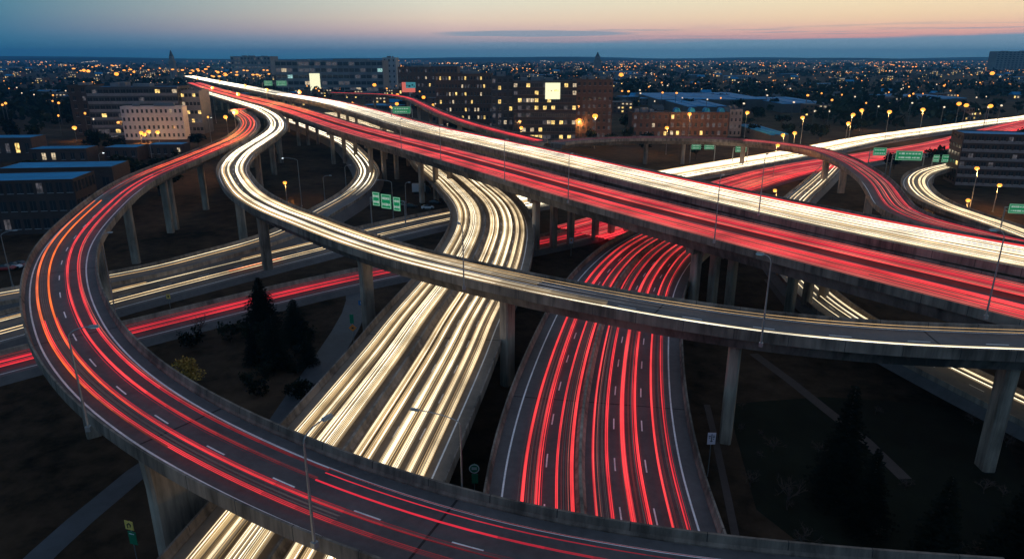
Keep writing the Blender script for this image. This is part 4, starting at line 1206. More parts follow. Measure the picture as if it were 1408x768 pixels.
rl = random.Random(5)
for i in range(34):                                    # the amber row beyond the viaduct end
    u = 100 + i * 9 + rl.uniform(-4, 4)
    q = at(u, rl.uniform(94, 103), GROUND + 15)
    far_lamp(q.x, q.y, rl.random() < 0.85, rl.uniform(2.2, 5.5))
for i in range(22):                                    # around the viaduct end
    q = at(rl.uniform(260, 400), rl.uniform(99, 112), GROUND + 15)
    far_lamp(q.x, q.y, rl.random() < 0.9, rl.uniform(2.2, 4.2))
for i in range(30):
    q = at(rl.uniform(850, 1130), rl.uniform(89, 96), GROUND + 15)
    far_lamp(q.x, q.y, rl.random() < 0.5, rl.uniform(2, 4.4))
for i in range(34):
    q = at(rl.uniform(1195, 1320), rl.uniform(89, 96), GROUND + 15)
    far_lamp(q.x, q.y, rl.random() < 0.7, rl.uniform(2, 4.8))
for i in range(12):
    q = at(rl.uniform(700, 760), rl.uniform(96, 99), GROUND + 15)
    far_lamp(q.x, q.y, rl.random() < 0.8, rl.uniform(1.4, 2.6))
for i in range(70):
    q = at(rl.uniform(845, 1400), rl.uniform(100, 150), GROUND + 15)
    far_lamp(q.x, q.y, rl.random() < 0.55, rl.uniform(0.8, 1.7))
for i in range(60):
    q = at(rl.uniform(0, 300), rl.uniform(95, 160), GROUND + 15)
    far_lamp(q.x, q.y, rl.random() < 0.55, rl.uniform(0.7, 1.5))
for i in range(34):                                    # before the office blocks in the middle
    q = at(rl.uniform(390, 720), rl.uniform(116, 150), GROUND + 15)
    if clear_of_roads(q.x, q.y):
        far_lamp(q.x, q.y, rl.random() < 0.85, rl.uniform(0.7, 1.3))
# the far glitter of the city, strung along its streets: nobody could count it
mb = MB()
MIX = ('spark_amber', 'spark_amber', 'spark_amber', 'spark_white', 'spark_white', 'spark_red', 'spark_teal')


def spark(x, y, m, kk):
    r = 0.00042 * y * kk
    mb.ball((x, y, GROUND + rl.uniform(6, 12) + r), r, m, 5, 3)


for i in range(75):
    y = 10 ** rl.uniform(2.95, 3.85)
    x = y * rl.uniform(-.8, .8)
    an = rl.gauss(0.35, .25) + (PI / 2 if rl.random() < .3 else 0)
    step = rl.uniform(28, 45) * (y / 1500) ** .5
    col = rl.choice(('spark_amber', 'spark_amber', 'spark_white'))
    for q in range(rl.randint(8, 26)):
        xx, yy = x + math.cos(an) * step * q + rl.gauss(0, 3), y + math.sin(an) * step * q + rl.gauss(0, 3)
        if yy > 700 and rl.random() < .85:
            spark(xx, yy, col, rl.uniform(.5, 1.25))
for i in range(26):                                    # yards and car parks: bright clusters
    y = 10 ** rl.uniform(3.2, 3.75)
    x = y * rl.uniform(-.75, .8)
    for q in range(rl.randint(6, 22)):
        spark(x + rl.gauss(0, y * .02), y + rl.gauss(0, y * .012), rl.choice(('spark_amber', 'spark_amber', 'spark_white')), rl.uniform(.8, 1.9))
for i in range(900):
    y = 10 ** rl.uniform(2.95, 3.95)
    spark(y * rl.uniform(-.8, .8), y, rl.choice(MIX + ('win_dim', 'win_dim')), rl.uniform(.25, .8))
tag(mb.build('city_lights'), 'glitter of tiny amber and white lights across the far city', 'city lights', kind='stuff')
# sodium glow over the roads where the viaducts reach the city
for u, v in ((270, 108), (300, 112), (335, 118), (365, 124), (290, 121), (325, 130), (410, 127), (320, 155)):
    q = at(u, v, 26)
    pd = bpy.data.lights.new('mast_light', 'POINT')
    pd.energy = 22000
    pd.color = (1.0, 0.45, 0.12)
    pd.shadow_soft_size = 0.8
    po = bpy.data.objects.new('mast_light', pd)
    COL.objects.link(po)
    po.location = q
    r = lamp_master('street_lamp', 'tall amber lamp mast beside the city end of the viaducts', 27, 0.6, 1.3, 'sodium', 'amber lamp masts at the city end', loc=(q.x, q.y + 1.5, GROUND))

# ------------------------------------------------------------------ signs
def text_marks(mb, w, h, rows, m, y, seed):
    """rows of small strokes standing for lettering too small to read in the photograph"""
    r = random.Random(seed)
    for k_ in range(rows):
        z = h * (0.5 - (k_ + 0.7) / (rows + 0.4))
        x = -w * 0.38
        while x < w * 0.34:
            sw = r.uniform(0.05, 0.13) * w
            mb.box((x + sw / 2, y, z), (sw, 0.02, h * 0.34 / rows * r.uniform(0.7, 1.15)), m)
            x += sw + r.uniform(0.012, 0.05) * w


def panel(root, x, z, w, h, y=0.0, seed=1, lit=True, rows=2):
    mb = MB()
    mb.box((x, y, z), (w, 0.14, h), 'sign_green_glow' if lit else 'sign_green')
    p = mb.build('sign_panel', root)
    mb = MB()
    b = 0.05 * h
    for cx, cz, sx, sz in ((x, z + h / 2 - b, w - b, b * 0.6), (x, z - h / 2 + b, w - b, b * 0.6), (x - w / 2 + b, z, b * 0.6, h - 2 * b - b * .7), (x + w / 2 - b, z, b * 0.6, h - 2 * b - b * .7)):
        mb.box((cx, y - 0.085, cz), (sx, 0.03, sz), 'sign_text_glow')
    mb.build('sign_border', p)
    mb = MB()
    text_marks(mb, w, h, rows, 'sign_text_glow', y - 0.085, seed)
    for v_ in range(len(mb.v)):
        a = mb.v[v_]
        mb.v[v_] = (a[0] + x, a[1], a[2] + z)
    mb.build('lettering', p)


def gantry(label, loc, rz, span, zbeam, panels, posts=(0, 1), lit=True):
    r = empty('sign_gantry', label, 'road sign', loc, rz, 'green overhead road signs')
    for k_ in posts:
        mb = MB()
        x = -span / 2 + span * k_
        mb.tube([(x, 0.5, 0), (x, 0.5, zbeam + 0.5)], 0.2, 'steel', 8)
        mb.build('post', r)
    mb = MB()
    for dz in (-0.5, 0.5):
        mb.tube([(-span / 2, 0.5, zbeam + dz), (span / 2, 0.5, zbeam + dz)], 0.11, 'steel', 6)
    n = int(span / 1.6)
    for i in range(n):
        x0, x1 = -span / 2 + span * i / n, -span / 2 + span * (i + 1) / n
        mb.tube([(x0, 0.5, zbeam - 0.5), (x1, 0.5, zbeam + 0.5)] if i % 2 else [(x0, 0.5, zbeam + 0.5), (x1, 0.5, zbeam - 0.5)], 0.05, 'steel', 4)
    mb.build('beam', r)
    for i, (x, z, w, h) in enumerate(panels):
        panel(r, x, z, w, h, 0.1, seed=i + int(span * 3) + int(loc[0]), lit=lit)
    return r


q = at(531, 277, 7.5)
gantry('dark green gantry of three panels over the low road under the viaduct', (q.x, q.y, GROUND), -0.5, 13.0, 8.6, ((-3.9, 8.9, 2.7, 4.2), (-0.1, 8.5, 3.8, 4.4), (3.9, 8.1, 2.6, 4.2)), lit=True)
q = at(1250, 214, 9)
gantry('wide bright green sign over the distant red freeway', (q.x, q.y, GROUND), -0.18, 12.5, 10, ((0, 10, 10.5, 4.0),))
q = at(1210, 208.5, 9)
gantry('smaller green sign over the distant red freeway beside the flyover', (q.x, q.y, GROUND), -0.1, 8.0, 10, ((0, 10, 5.6, 3.4),))
q = at(1302, 218, 8)
gantry('green sign with a yellow strip beside the brown office block', (q.x, q.y, GROUND), -0.05, 11, 9, ((-4.3, 9, 2.5, 3.0), (0.6, 9, 5.2, 3.2), (4.5, 8.8, 2.2, 2.6)))
q = at(1398, 288, 10)
gantry('green sign on a post above the hook ramp at the frame edge', (q.x, q.y, 4.0), -0.2, 5.2, 6, ((0.3, 6.2, 4.4, 2.6),), posts=(0,))
q = at(1019, 205, 7)
gantry('green sign seen below the far flyover', (q.x, q.y, GROUND), 0.0, 7, 8, ((0, 8, 5.2, 3.0),))
q = at(967, 202, 7)
gantry('row of small green signs in the shade under the far flyover', (q.x, q.y, GROUND), 0.0, 12, 8, ((-3.4, 8, 4.6, 2.4), (3.0, 8, 4.8, 2.4)))
q = at(552, 152, 22)
gantry('green sign over the far red lanes of the white viaduct', (q.x, q.y, 18.2), 0.0, 11, 4.0, ((0, 4.0, 9.5, 3.6),))
q = at(378, 116.5, 22)
gantry('pair of green signs over the far end of the white viaduct', (q.x, q.y, 17.4), 0.0, 26, 6.0, ((-6.8, 6, 8.5, 5.0), (6.8, 6, 10.5, 5.0)))


def small_sign(name, label, cat, u, v_base, h, builder, base_z=GROUND, lean=0.0, rz=0.0):
    q = at(u, v_base, base_z)
    r = empty(name, label, cat, (q.x, q.y, base_z), rz)
    mb = MB()
    mb.tube([(0, 0.06, 0), (0, 0.06, h)], 0.05, 'steel', 6)
    mb.build('post', r)
    builder(r, h)
    return r


def b_pink(r, h):
    mb = MB()
    mb.box((0, 0, h - 0.75), (1.0, 0.06, 1.6), 'sign_pink')
    p = mb.build('sign_panel', r)
    mb = MB()
    for x, z, sx, sz in ((0, 0.1, .1, 1.1), (-.25, .35, .22, .12), (-.25, .12, .16, .1), (.25, .4, .2, .1), (.25, .2, .24, .1), (.22, -.05, .14, .1), (0, -.35, .34, .08)):
        mb.box((x, -0.045, h - 0.75 + z), (sx, 0.02, sz), 'ink')
    mb.build('lettering', p)


def b_route(r, h):
    mb = MB()
    mb.box((-0.05, 0, h - 0.5), (1.0, 0.06, 1.0), 'sign_yellow')
    p = mb.build('warning_panel', r)
    mb = MB()
    mb.tube([(-.2, -.05, h - .75), (-.22, -.05, h - .4), (0, -.05, h - .22), (.2, -.05, h - .4), (.12, -.05, h - .6)], 0.07, 'ink', 5)
    mb.build('arrow', p)
    mb = MB()
    mb.box((0.1, 0, h - 1.95), (0.95, 0.06, 1.5), 'sign_green')
    p = mb.build('sign_panel', r)
    mb = MB()
    text_marks(mb, 0.8, 0.3, 1, 'sign_white', 0, 3)
    for i_ in range(len(mb.v)):
        a = mb.v[i_]
        mb.v[i_] = (a[0] + 0.1, a[1] - 0.045, a[2] + h - 1.45)
    mb.build('lettering', p)


def b_round(r, h):
    mb = MB()
    rg = []
    for y in (-0.03, 0.03):
        rg.append([(0.62 * math.cos(a), y, h - 0.6 + 0.62 * math.sin(a)) for a in np.linspace(0, 2 * PI, 21)[:-1]])
    mb.rings(rg, 'sign_green')
    p = mb.build('round_panel', r)
    mb = MB()
    for k_ in range(20):
        a0, a1 = 2 * PI * k_ / 20, 2 * PI * (k_ + 1) / 20
        mb.poly([(0.60 * math.cos(a0), -0.036, h - .6 + 0.60 * math.sin(a0)), (0.60 * math.cos(a1), -0.036, h - .6 + 0.60 * math.sin(a1)), (0.5 * math.cos(a1), -0.036, h - .6 + 0.5 * math.sin(a1)), (0.5 * math.cos(a0), -0.036, h - .6 + 0.5 * math.sin(a0))], 'sign_white')
    for dz in (0.12, -0.08):
        mb.box((0, -0.04, h - 0.6 + dz), (0.6, 0.02, 0.1), 'sign_white')
    mb.build('emblem', p)
    mb = MB()
    mb.box((0.05, 0, h - 1.95), (0.75, 0.06, 1.25), 'sign_green')
    mb.build('sign_panel', r)


def b_orange(r, h):
    mb = MB()
    rg = []
    for y in (-0.03, 0.03):
        rg.append([(0, y, h - 3.3), (0.72, y, h - 2.6), (0, y, h - 1.9), (-0.72, y, h - 2.6)])
    mb.rings(rg, 'sign_orange')
    mb.box((0, -0.045, h - 2.6), (0.34, 0.02, 0.3), 'ink')
    mb.build('diamond_panel', r)
    mb = MB()
    mb.box((-0.05, 0, h - 0.9), (0.7, 0.06, 1.7), 'sign_green')
    mb.build('sign_panel', r)


def b_blue(r, h):
    mb = MB()
    mb.box((0, 0, h - 0.5), (1.3, 0.06, 1.0), 'sign_blue')
    mb.box((0, -0.045, h - 0.5), (0.5, 0.02, 0.36), 'sign_white')
    mb.build('sign_panel', r)


small_sign('road_sign', 'pale upright sign with dark symbols on a thin post beside the red freeway', 'road sign', 973, 655, 6.2, b_pink)
small_sign('road_sign', 'yellow arrow sign above a small green one on a post in the dark corner', 'road sign', 192, 790, 6.5, b_route, rz=-0.3)
small_sign('road_sign', 'round white rimmed green sign in the dark gap between the two lower freeways', 'road sign', 653, 690, 5.2, b_round)
small_sign('road_sign', 'orange diamond below a green panel beside the dark side street', 'road sign', 487, 478, 6.5, b_orange)
small_sign('road_sign', 'blue sign on the bend of the dark side street by the pier', 'road sign', 499, 440, 4.2, b_blue)
small_sign('road_sign', 'small yellow warning sign on the dark bank below the low white road', 'road sign', 234, 424, 3.2, lambda r, h: (lambda mb: (mb.box((0, 0, h - 0.5), (0.8, 0.06, 1.0), 'sign_yellow'), mb.box((0, -0.045, h - 0.5), (0.3, 0.02, 0.4), 'ink'), mb.build('sign_panel', r)))(MB()))
small_sign('road_sign', 'red and white sign by the piers under the red viaduct', 'road sign', 785, 352, 5.0, lambda r, h: (lambda mb: (mb.box((0, 0, h - 0.8), (1.0, 0.06, 1.5), 'sign_pink'), mb.box((0, -0.045, h - 0.6), (0.5, 0.02, 0.6), 'sign_orange'), mb.build('sign_panel', r)))(MB()))


# ------------------------------------------------------------------ vehicles at rest
def car(label, loc, rz, paint, group='parked cars'):
    r = empty('parked_car', label, 'car', loc, rz, group)
    mb = MB()
    # body lofted from cross sections along its length
    secs = [(-2.2, .62, .45, .72), (-2.1, .8, .3, .92), (-1.4, .86, .25, 1.0), (-0.3, .88, .25, 1.0), (0.9, .88, .25, .96), (1.7, .84, .27, .86), (2.15, .74, .35, .72), (2.25, .6, .45, .6)]
    mb.rings([[(x, -w, z0), (x, -w * 1.02, (z0 + z1) / 2), (x, -w * .93, z1), (x, w * .93, z1), (x, w * 1.02, (z0 + z1) / 2), (x, w, z0)] for x, w, z0, z1 in secs], paint)
    mb.build('body', r)
    mb = MB()
    mb.rings([[(x, -w, z0), (x, -w * .85, z1), (x, w * .85, z1), (x, w, z0)] for x, w, z0, z1 in ((-1.75, .74, .98, 1.0), (-1.05, .76, .98, 1.42), (0.1, .77, .98, 1.47), (1.15, .74, .93, .98))], 'glass_dark')
    mb.build('cabin', r)
    for x in (-1.35, 1.4):
        for y in (-0.8, 0.8):
            mb = MB()
            mb.tube([(x, y - .11, .32), (x, y + .11, .32)], 0.32, 'rubber', 12)
            mb.build('wheel', r)
    return r


def truck(label, loc, rz, L=9.0, mat='car_white'):
    r = empty('truck', label, 'truck', loc, rz)
    mb = MB()
    mb.box((0, 0, 2.35), (L, 2.5, 2.9), mat)
    mb.build('cargo_box', r)
    mb = MB()
    mb.rings([[(L / 2 + .1, -1.15, .6), (L / 2 + .1, -1.15, 2.9), (L / 2 + .1, 1.15, 2.9), (L / 2 + .1, 1.15, .6)], [(L / 2 + 1.5, -1.15, .6), (L / 2 + 1.4, -1.15, 2.8), (L / 2 + 1.4, 1.15, 2.8), (L / 2 + 1.5, 1.15, .6)], [(L / 2 + 2.2, -1.1, .6), (L / 2 + 2.1, -1.1, 1.6), (L / 2 + 2.1, 1.1, 1.6), (L / 2 + 2.2, 1.1, .6)]], 'car_dark')
    mb.build('cab', r)
    mb = MB()
    mb.box((0.6, 0, 0.72), (L + 1.6, 0.9, 0.28), 'steel_dark')
    mb.build('chassis', r)
    for x in (-L / 2 + 1.1, -L / 2 + 2.3, L / 2 + 1.1):
        for y in (-1.0, 1.0):
            mb = MB()
            mb.tube([(x, y - .16, .48), (x, y + .16, .48)], 0.48, 'rubber', 12)
            mb.build('wheel', r)
    return r


q = at(576, 266, GROUND)
truck('white box truck parked under the red viaduct beside the green gantry', (q.x, q.y, GROUND), 0.1, 5.0)
q = at(1308, 309, GROUND)
truck('grey trailer truck on the dark ground below the hook ramp', (q.x, q.y, GROUND), -0.55, 10.0, 'wall_grey')
rc = random.Random(21)
cars = [(u, rc.uniform(188, 192), c) for u, c in zip(range(158, 262, 11), ('car_white', 'car_dark', 'car_white', 'car_red', 'car_white', 'car_dark', 'car_white', 'car_white', 'car_dark', 'car_white'))]
proto = {}
for u, v, c in cars + [(8, 371, 'car_red'), (20, 368, 'car_white'), (30, 366, 'car_red'), (120, 262, 'car_white'), (565, 285, 'car_dark'), (598, 280, 'car_dark'), (588, 287, 'car_white')]:
    q = at(u, v, GROUND)
    where = 'in the lit yard before the white building' if v < 200 else 'outside the loop ramp at the frame edge' if u < 40 else 'beside the brick warehouse' if u < 200 else 'under the red viaduct near the box truck'
    lb = '%s parked car %s' % ({'car_white': 'white', 'car_dark': 'dark', 'car_red': 'red'}[c], where)
    if c not in proto:
        proto[c] = car(lb, (q.x, q.y, GROUND), rc.uniform(-.2, .2) + (0 if v > 200 else 1.5), c)
    else:
        dup(proto[c], (q.x, q.y, GROUND), rc.uniform(-.2, .2) + (0 if v > 200 else 1.5), lb)


# ------------------------------------------------------------------ trees
def conifer_meshes(h, r, seed, mat='foliage_dark'):
    rr = random.Random(seed)
    tr = MB()
    tr.tube([(0, 0, 0), (0, 0, h * .5), (0, 0, h * .97)], [h * .022, h * .014, h * .003], 'bark', 7)
    cr = MB()
    z = h * 0.06
    while z < h * 0.99:
        f = 1 - z / h
        rad = r * (f ** 0.85) * rr.uniform(.8, 1.15) + 0.12
        nb = max(6, int(7 + 11 * f))
        a0 = rr.uniform(0, 6.28)
        for b in range(nb):
            a = a0 + 2 * PI * b / nb + rr.uniform(-.25, .25)
            L = rad * rr.uniform(.7, 1.15)
            nseg = max(2, int(L / 0.42))
            d = Vector((math.cos(a), math.sin(a), 0))
            sd = Vector((-math.sin(a), math.cos(a), 0))
            for q in range(nseg):
                t0 = (q + rr.uniform(0.1, 0.5)) / nseg
                droop = -0.28 * L * t0 * t0 + 0.05 * L
                p = d * (L * t0) + Vector((0, 0, z + droop))
                for s in (-1, 1):
                    w = 0.6 * (1.2 - t0) * min(1.6, 0.5 + L * .35) * rr.uniform(.7, 1.3)
                    e = p + sd * (s * w) + d * (0.35 * L / nseg + .12) + Vector((0, 0, rr.uniform(-.22, .06)))
                    k_ = p + d * (0.75 * L / nseg + .1) + Vector((0, 0, rr.uniform(-.12, .1)))
                    cr.poly([p, e, k_], mat)
        z += max(0.24, h * 0.028) * rr.uniform(.8, 1.2)
    return tr.mesh('trunk'), cr.mesh('crown')


def leafy_meshes(h, r, seed, mat, n=900, leaf=0.35, trunk=0.28):
    rr = random.Random(seed)
    tr = MB()
    tr.tube([(0, 0, 0), (0.05 * r, 0, h * trunk), (0, 0.05 * r, h * .75)], [h * .03, h * .022, h * .006], 'bark', 6)
    cl = []
    for i in range(11):
        a = rr.uniform(0, 6.28)
        rad = r * rr.uniform(.2, .72)
        c = Vector((math.cos(a) * rad, math.sin(a) * rad, h * rr.uniform(trunk + .12, .86)))
        cl.append((c, r * rr.uniform(.28, .52)))
        tr.tube([(0, 0, h * trunk * rr.uniform(.8, 1.3)), tuple(c)], [h * .012, h * .003], 'bark', 4)
    cr = MB()
    for i in range(n):
        c, q = rr.choice(cl)
        d = Vector((rr.gauss(0, 1), rr.gauss(0, 1), rr.gauss(0, .8))).normalized() * q * rr.uniform(.45, 1.05)
        p = c + d
        a = Vector((rr.gauss(0, 1), rr.gauss(0, 1), rr.gauss(0, 1))).normalized() * leaf * rr.uniform(.6, 1.4)
        b = a.cross(Vector((rr.gauss(0, 1), rr.gauss(0, 1), rr.gauss(0, 1)))).normalized() * leaf * rr.uniform(.4, .9)
        cr.poly([p - a, p + b, p + a, p - b], mat)
    return tr.mesh('trunk'), cr.mesh('crown')


def bare_meshes(h, seed, n0=5, spread=0.6):
    rr = random.Random(seed)
    mb = MB()

    def grow(p, d, L, r, lev):
        e = p + d * L
        m = (p + e) / 2 + Vector((rr.gauss(0, .04), rr.gauss(0, .04), rr.gauss(0, .03))) * L
        mb.tube([p, m, e], [r, r * .8, r * .6], 'twig', 4 if lev > 1 else 6, cap=False)
        if lev >= 4:
            return
        for _ in range(3 if lev else n0):
            nd_ = (d + Vector((rr.gauss(0, spread), rr.gauss(0, spread), rr.gauss(0.12, spread * .5)))).normalized()
            grow(p + d * L * rr.uniform(.55, 1.0), nd_, L * rr.uniform(.55, .8), r * .55, lev + 1)
    grow(Vector((0, 0, 0)), Vector((0, 0, 1)), h * .3, h * .02, 0)
    return mb.mesh('branches')


def tree(name, label, cat, loc, meshes, rz=0, sc=1.0, group=None):
    r = empty(name, label, cat, loc, rz, group)
    r.scale = sc if isinstance(sc, tuple) else (sc,) * 3
    for n_, me in zip(('trunk', 'crown'), meshes):
        o = bpy.data.objects.new(n_, me)
        COL.objects.link(o)
        o.parent = r
    return r


CON = [conifer_meshes(13, 3.4, s) for s in (1, 2, 3)]
near_con = [(362, 452, 10.5, 1.6, 'dark bushy conifer cutting into the low red road'), (380, 505, 10.0, 1.3, 'pointed conifer in front of the low red road, greyer than its neighbour'), (408, 470, 8.5, 1.7, 'dark conifer on the bank right behind the pointed one'), (350, 500, 7, 1.2, 'dark conifer low on the bank beside the side street'), (425, 500, 6, 1.2, 'small dark conifer near the side street'),
            (1150, 690, 15.5, 1.0, 'tallest dark conifer on the lawn with a slim pointed top'), (1188, 730, 10.5, 1.1, 'broad dark conifer beside the tallest one'), (1278, 800, 12.5, 1.0, 'dark conifer at the lower frame edge past the footpath'), (1385, 800, 12.5, 1.2, 'dark conifer in the bottom corner of the lawn')]
for i, (u, v, h, kx, lb) in enumerate(near_con):
    q = at(u, v, GROUND)
    tree('conifer_tree', lb, 'tree', q, CON[i % 3], i * 1.3, (h / 13 * kx, h / 13 * kx, h / 13), 'dark conifers on the near ground')
q = at(262, 530, GROUND)
tree('round_bush', 'yellow leaved bush on the dark ground inside the loop', 'bush', q, leafy_meshes(5.2, 2.3, 5, 'foliage_yellow', 1100, .22, .1))
BARE = [bare_meshes(6.5, 3, 6), bare_meshes(6.0, 9, 7, .7)]
for u, v, k_, sc, lb in ((1082, 700, 0, 1.0, 'bare reddish shrub on the dark lawn under the white ramp'), (1103, 760, 1, 1.0, 'bare twiggy bush at the lower edge of the lawn'), (276, 462, 0, 1.0, 'bare tree against the low red road'), (318, 470, 1, 0.7, 'small bare tree beside the dark conifers')):
    q = at(u, v, GROUND)
    o = bpy.data.objects.new('bare_tree', BARE[k_])
    COL.objects.link(o)
    o.location = q
    o.scale = (sc,) * 3
    o.rotation_euler = (0, 0, u)
    tag(o, lb, 'tree', 'bare trees')

BUSH = [leafy_meshes(3.2, 2.0, 40 + s, m, 500, .22, .08) for s, m in ((1, 'foliage_dark'), (2, 'foliage_mid'), (3, 'foliage_mid'))]
rb = random.Random(77)
for i in range(16):
    u, v = rb.uniform(250, 455), rb.uniform(455, 560)
    q = at(u, v, GROUND)
    if (u - 262) ** 2 + (v - 520) ** 2 < 1600:
        continue
    if P_LOOP.dist(q.x, q.y) > 8 and P_WF.dist(q.x, q.y) > 15:
        tree('bush', 'low dark bush on the bank inside the loop', 'bush', q, BUSH[i % 3], i, rb.uniform(.7, 1.5), 'bushes inside the loop')
for i in range(26):
    u, v = rb.uniform(1010, 1400), rb.uniform(560, 790)
    q = at(u, v, GROUND)
    if P_Q.dist(q.x, q.y) > 8:
        o = bpy.data.objects.new('bare_bush', BARE[i % 2])
        COL.objects.link(o)
        o.location = q
        k_ = rb.uniform(.25, .6)
        o.scale = (k_ * 1.5, k_ * 1.5, k_)
        o.rotation_euler = (0, 0, i)
        tag(o, 'low twiggy scrub on the dark lawn under the white ramp', 'bush', 'scrub on the lawn')

LEAF = [leafy_meshes(11, 5.0, s, m, 420, .75) for s, m in ((1, 'foliage_dark'), (2, 'foliage_mid'), (3, 'foliage_dark'), (4, 'foliage_mid'))]


def clear(x, y, r):
    for P in ALL_PATHS:
        if P.dist(x, y) < r + 11:
            return False
    for fx, fy, fr in FOOT:
        if math.hypot(x - fx, y - fy) < fr + r:
            return False
    return True


rt = random.Random(33)
# trees one can tell apart on the near and middle ground
n = 0
spots = []
while n < 210:
    v = rt.choice((rt.uniform(100, 150), rt.uniform(100, 190), rt.uniform(150, 300)))
    u = rt.uniform(-10, 1420)
    q = at(u, v, GROUND)
    if not clear(q.x, q.y, 5) or q.y > 1500:
        continue
    n += 1
    spots.append(q)
    far_ = q.y > 330
    lb = ('leafy dark tree among the far suburban roofs' if q.x > 60 else 'dark leafy tree among the rooftops beyond the loop' if q.x < -60 else 'dark leafy tree behind the viaducts') if far_ else ('dark leafy tree on the ground beside the loop ramp' if q.x < -40 else 'dark leafy tree on the ground between the viaducts')
    gr = 'dark trees of the middle distance'
    tree('leafy_tree', lb, 'tree', q, LEAF[n % 4], rt.uniform(0, 6), (rt.uniform(.7, 1.3),) * 2 + (rt.uniform(.6, 1.1),), gr)
# far woods
mb = MB()
for i in range(2600):
    y = 10 ** rt.uniform(2.72, 3.72)
    x = y * rt.uniform(-.82, .82)
    if noise.noise(Vector((x * .004, y * .0022, 7))) < -0.08:
        continue
    if y < 1300 and not clear(x, y, 9):
        continue
    R0 = rt.uniform(5, 10) * (1 + y / 3500)
    m = rt.choice(('foliage_dark', 'foliage_mid'))
    for j in range(16):
        c = Vector((x + rt.gauss(0, R0 * .6), y + rt.gauss(0, R0 * .6), GROUND + rt.uniform(1, 9 + R0 * .25)))
        a = Vector((rt.gauss(0, 1), rt.gauss(0, 1), rt.gauss(0, .6))).normalized() * R0 * rt.uniform(.25, .55)
        b = a.cross(Vector((rt.gauss(0, 1), rt.gauss(0, 1), rt.gauss(0, 1)))).normalized() * R0 * rt.uniform(.2, .4)
        mb.poly([c - a, c + b, c + a * .9, c - b], m)
tag(mb.build('woods'), 'dark woods and gardens filling the far plain', 'woods', kind='stuff')

# ------------------------------------------------------------------ houses and sheds of the far suburbs
def house_mesh(w, d, h, wall, roof, lit, gable=True, seed=0):
    rr = random.Random(seed)
    mb = MB()
    mb.box((0, 0, h / 2), (w, d, h), wall)
    if gable:
        e = .5
        mb.rings([[(-w / 2 - e, -d / 2 - e, h - .05), (-w / 2 - e, 0, h + d * .36), (-w / 2 - e, d / 2 + e, h - .05)], [(w / 2 + e, -d / 2 - e, h - .05), (w / 2 + e, 0, h + d * .36), (w / 2 + e, d / 2 + e, h - .05)]], roof)
        mb.box((w * .2, 1, h + d * .3), (1, 1, d * .3), 'brick_brown')
    else:
        mb.box((0, 0, h + .16), (w + .4, d + .4, .3), roof)
        mb.box((w * .2, 0, h + .9), (w * .15, d * .3, 1.2), 'wall_grey')
    nf = max(1, int(h / 3.2))
    nc = max(2, int(w / 3.4))
    for f in range(nf):
        for c in range(nc):
            m = rr.choice(('win_yellow', 'win_warm')) if rr.random() < lit else 'glass_dark'
            mb.box((-w / 2 + w * (c + .5) / nc, -d / 2 - .02, h * (f + .55) / nf), (w / nc * .5, .12, h / nf * .42), m)
    return mb.mesh('house')


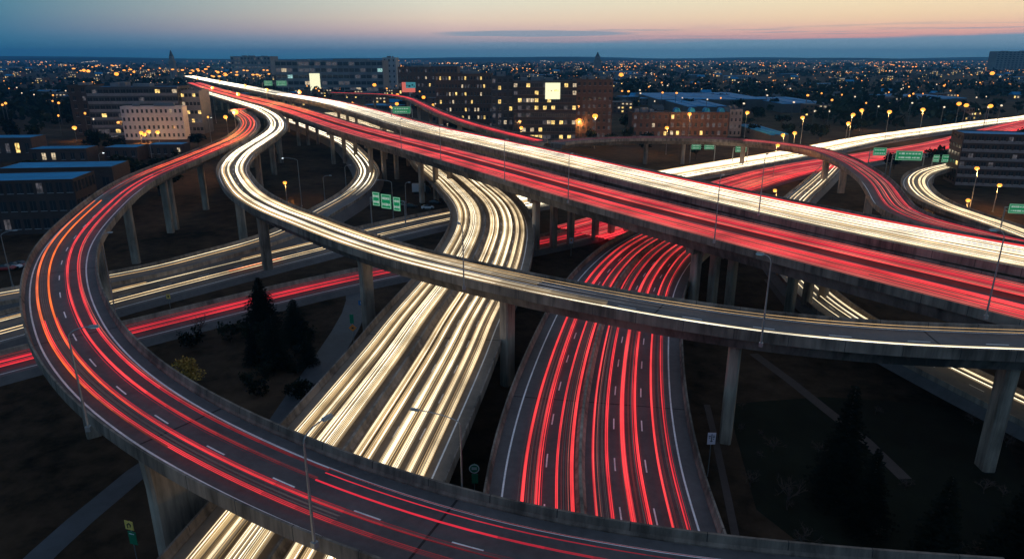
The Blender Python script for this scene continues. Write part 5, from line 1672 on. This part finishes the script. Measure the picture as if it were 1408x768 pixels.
HS = [(house_mesh(12, 9, 6, 'brick_brown', 'roof_blue', .28, True, 1), 'house', 'gabled brick house', 9), (house_mesh(10, 9, 5.5, 'wall_grey', 'roof_dark', .12, True, 2), 'house', 'gabled grey house', 8), (house_mesh(34, 18, 7, 'wall_dark', 'roof_blue', .08, False, 3), 'shed', 'long flat shed with blue roof', 20), (house_mesh(22, 15, 10, 'brick_brown', 'roof_dark', .34, False, 4), 'apartment_house', 'flat roofed apartment house', 14), (house_mesh(46, 24, 9, 'wall_grey', 'roof_blue', .06, False, 5), 'shed', 'wide flat shed with blue roof', 27)]
n = 0
while n < 240:
    v = rt.choice((rt.uniform(88, 110), rt.uniform(95, 170), rt.uniform(100, 150)))
    u = rt.uniform(-20, 1430)
    q = at(u, v, GROUND)
    me, nm, lb, rad = HS[rt.choice((0, 1, 2, 3, 3, 3, 4))]
    if not clear(q.x, q.y, rad) or q.y < 240:
        continue
    if nm == 'shed' and rt.random() < .3:
        continue
    FOOT.append((q.x, q.y, rad * .7))
    n += 1
    o = bpy.data.objects.new(nm, me)
    COL.objects.link(o)
    o.location = q
    o.rotation_euler = (0, 0, rt.uniform(-.6, .6))
    k_ = 1 + max(0, q.y - 900) / 2500
    o.scale = (k_, k_, 1 + (k_ - 1) * .5)
    side = 'beyond the loop' if q.x < -100 else 'behind the viaducts' if q.x < 80 else 'beyond the distant freeway'
    tag(o, lb + ' in the dark suburb ' + side, 'house' if nm == 'house' else 'building', 'low buildings of the far suburbs')
# the big pale blue roofs beyond the terrace
for u0, u1, v0, v1, h_, lb in ((905, 1055, 128, 137, 9, 'largest flat hall with a pale blue roof beyond the brick terrace'), (945, 1000, 138, 147, 8, 'flat hall with a pale blue roof just behind the terrace dormers'), (1075, 1140, 134, 143, 8, 'flat hall with a blue roof to the side of the largest one'), (1250, 1330, 130, 136, 8, 'long low hall with a faint blue roof beyond the distant lanes'), (1060, 1085, 172, 186, 6, 'small shed with a pale blue roof behind the flyover'), (85, 105, 124, 132, 8, 'small hall with a blue roof beside the brown stair tower')):
    a, b, c = at(u0, v1, GROUND + h_), at(u1, v1, GROUND + h_), at((u0 + u1) / 2, v0, GROUND + h_)
    w, d = (b - a).length, c.y - a.y
    r = empty('hall', lb, 'building', ((a.x + b.x) / 2, a.y, GROUND), 0, 'blue roofed halls')
    mb = MB()
    mb.box((0, d / 2, h_ / 2), (w, d, h_), 'wall_dark')
    mb.build('wall', r)
    mb = MB()
    nx = 4
    for i in range(nx):
        mb.box((-w / 2 + w * (i + .5) / nx, d / 2, h_ + .25 + (i % 2) * .4), (w / nx - .3, d - .4, .46), 'roof_blue', 0, (1, .96))
    mb.build('roof', r)

# ------------------------------------------------------------------ air
HAZE = 8.0e-5
hz = bpy.data.materials.new('air')
hz.use_nodes = True
ht = hz.node_tree
ht.nodes.clear()
pv = ht.nodes.new('ShaderNodeVolumePrincipled')
pv.inputs['Color'].default_value = (0.12, 0.52, 1.0, 1)
pv.inputs['Density'].default_value = HAZE
pv.inputs['Anisotropy'].default_value = 0.4
oo = ht.nodes.new('ShaderNodeOutputMaterial')
ht.links.new(pv.outputs[0], oo.inputs['Volume'])
MATS['air'] = hz
if HAZE > 0:
    mb = MB()
    mb.box((0, 6000, 90), (44000, 18000, 184), 'air')
    tag(mb.build('haze'), 'thin blue evening haze over the city', 'haze', kind='stuff')
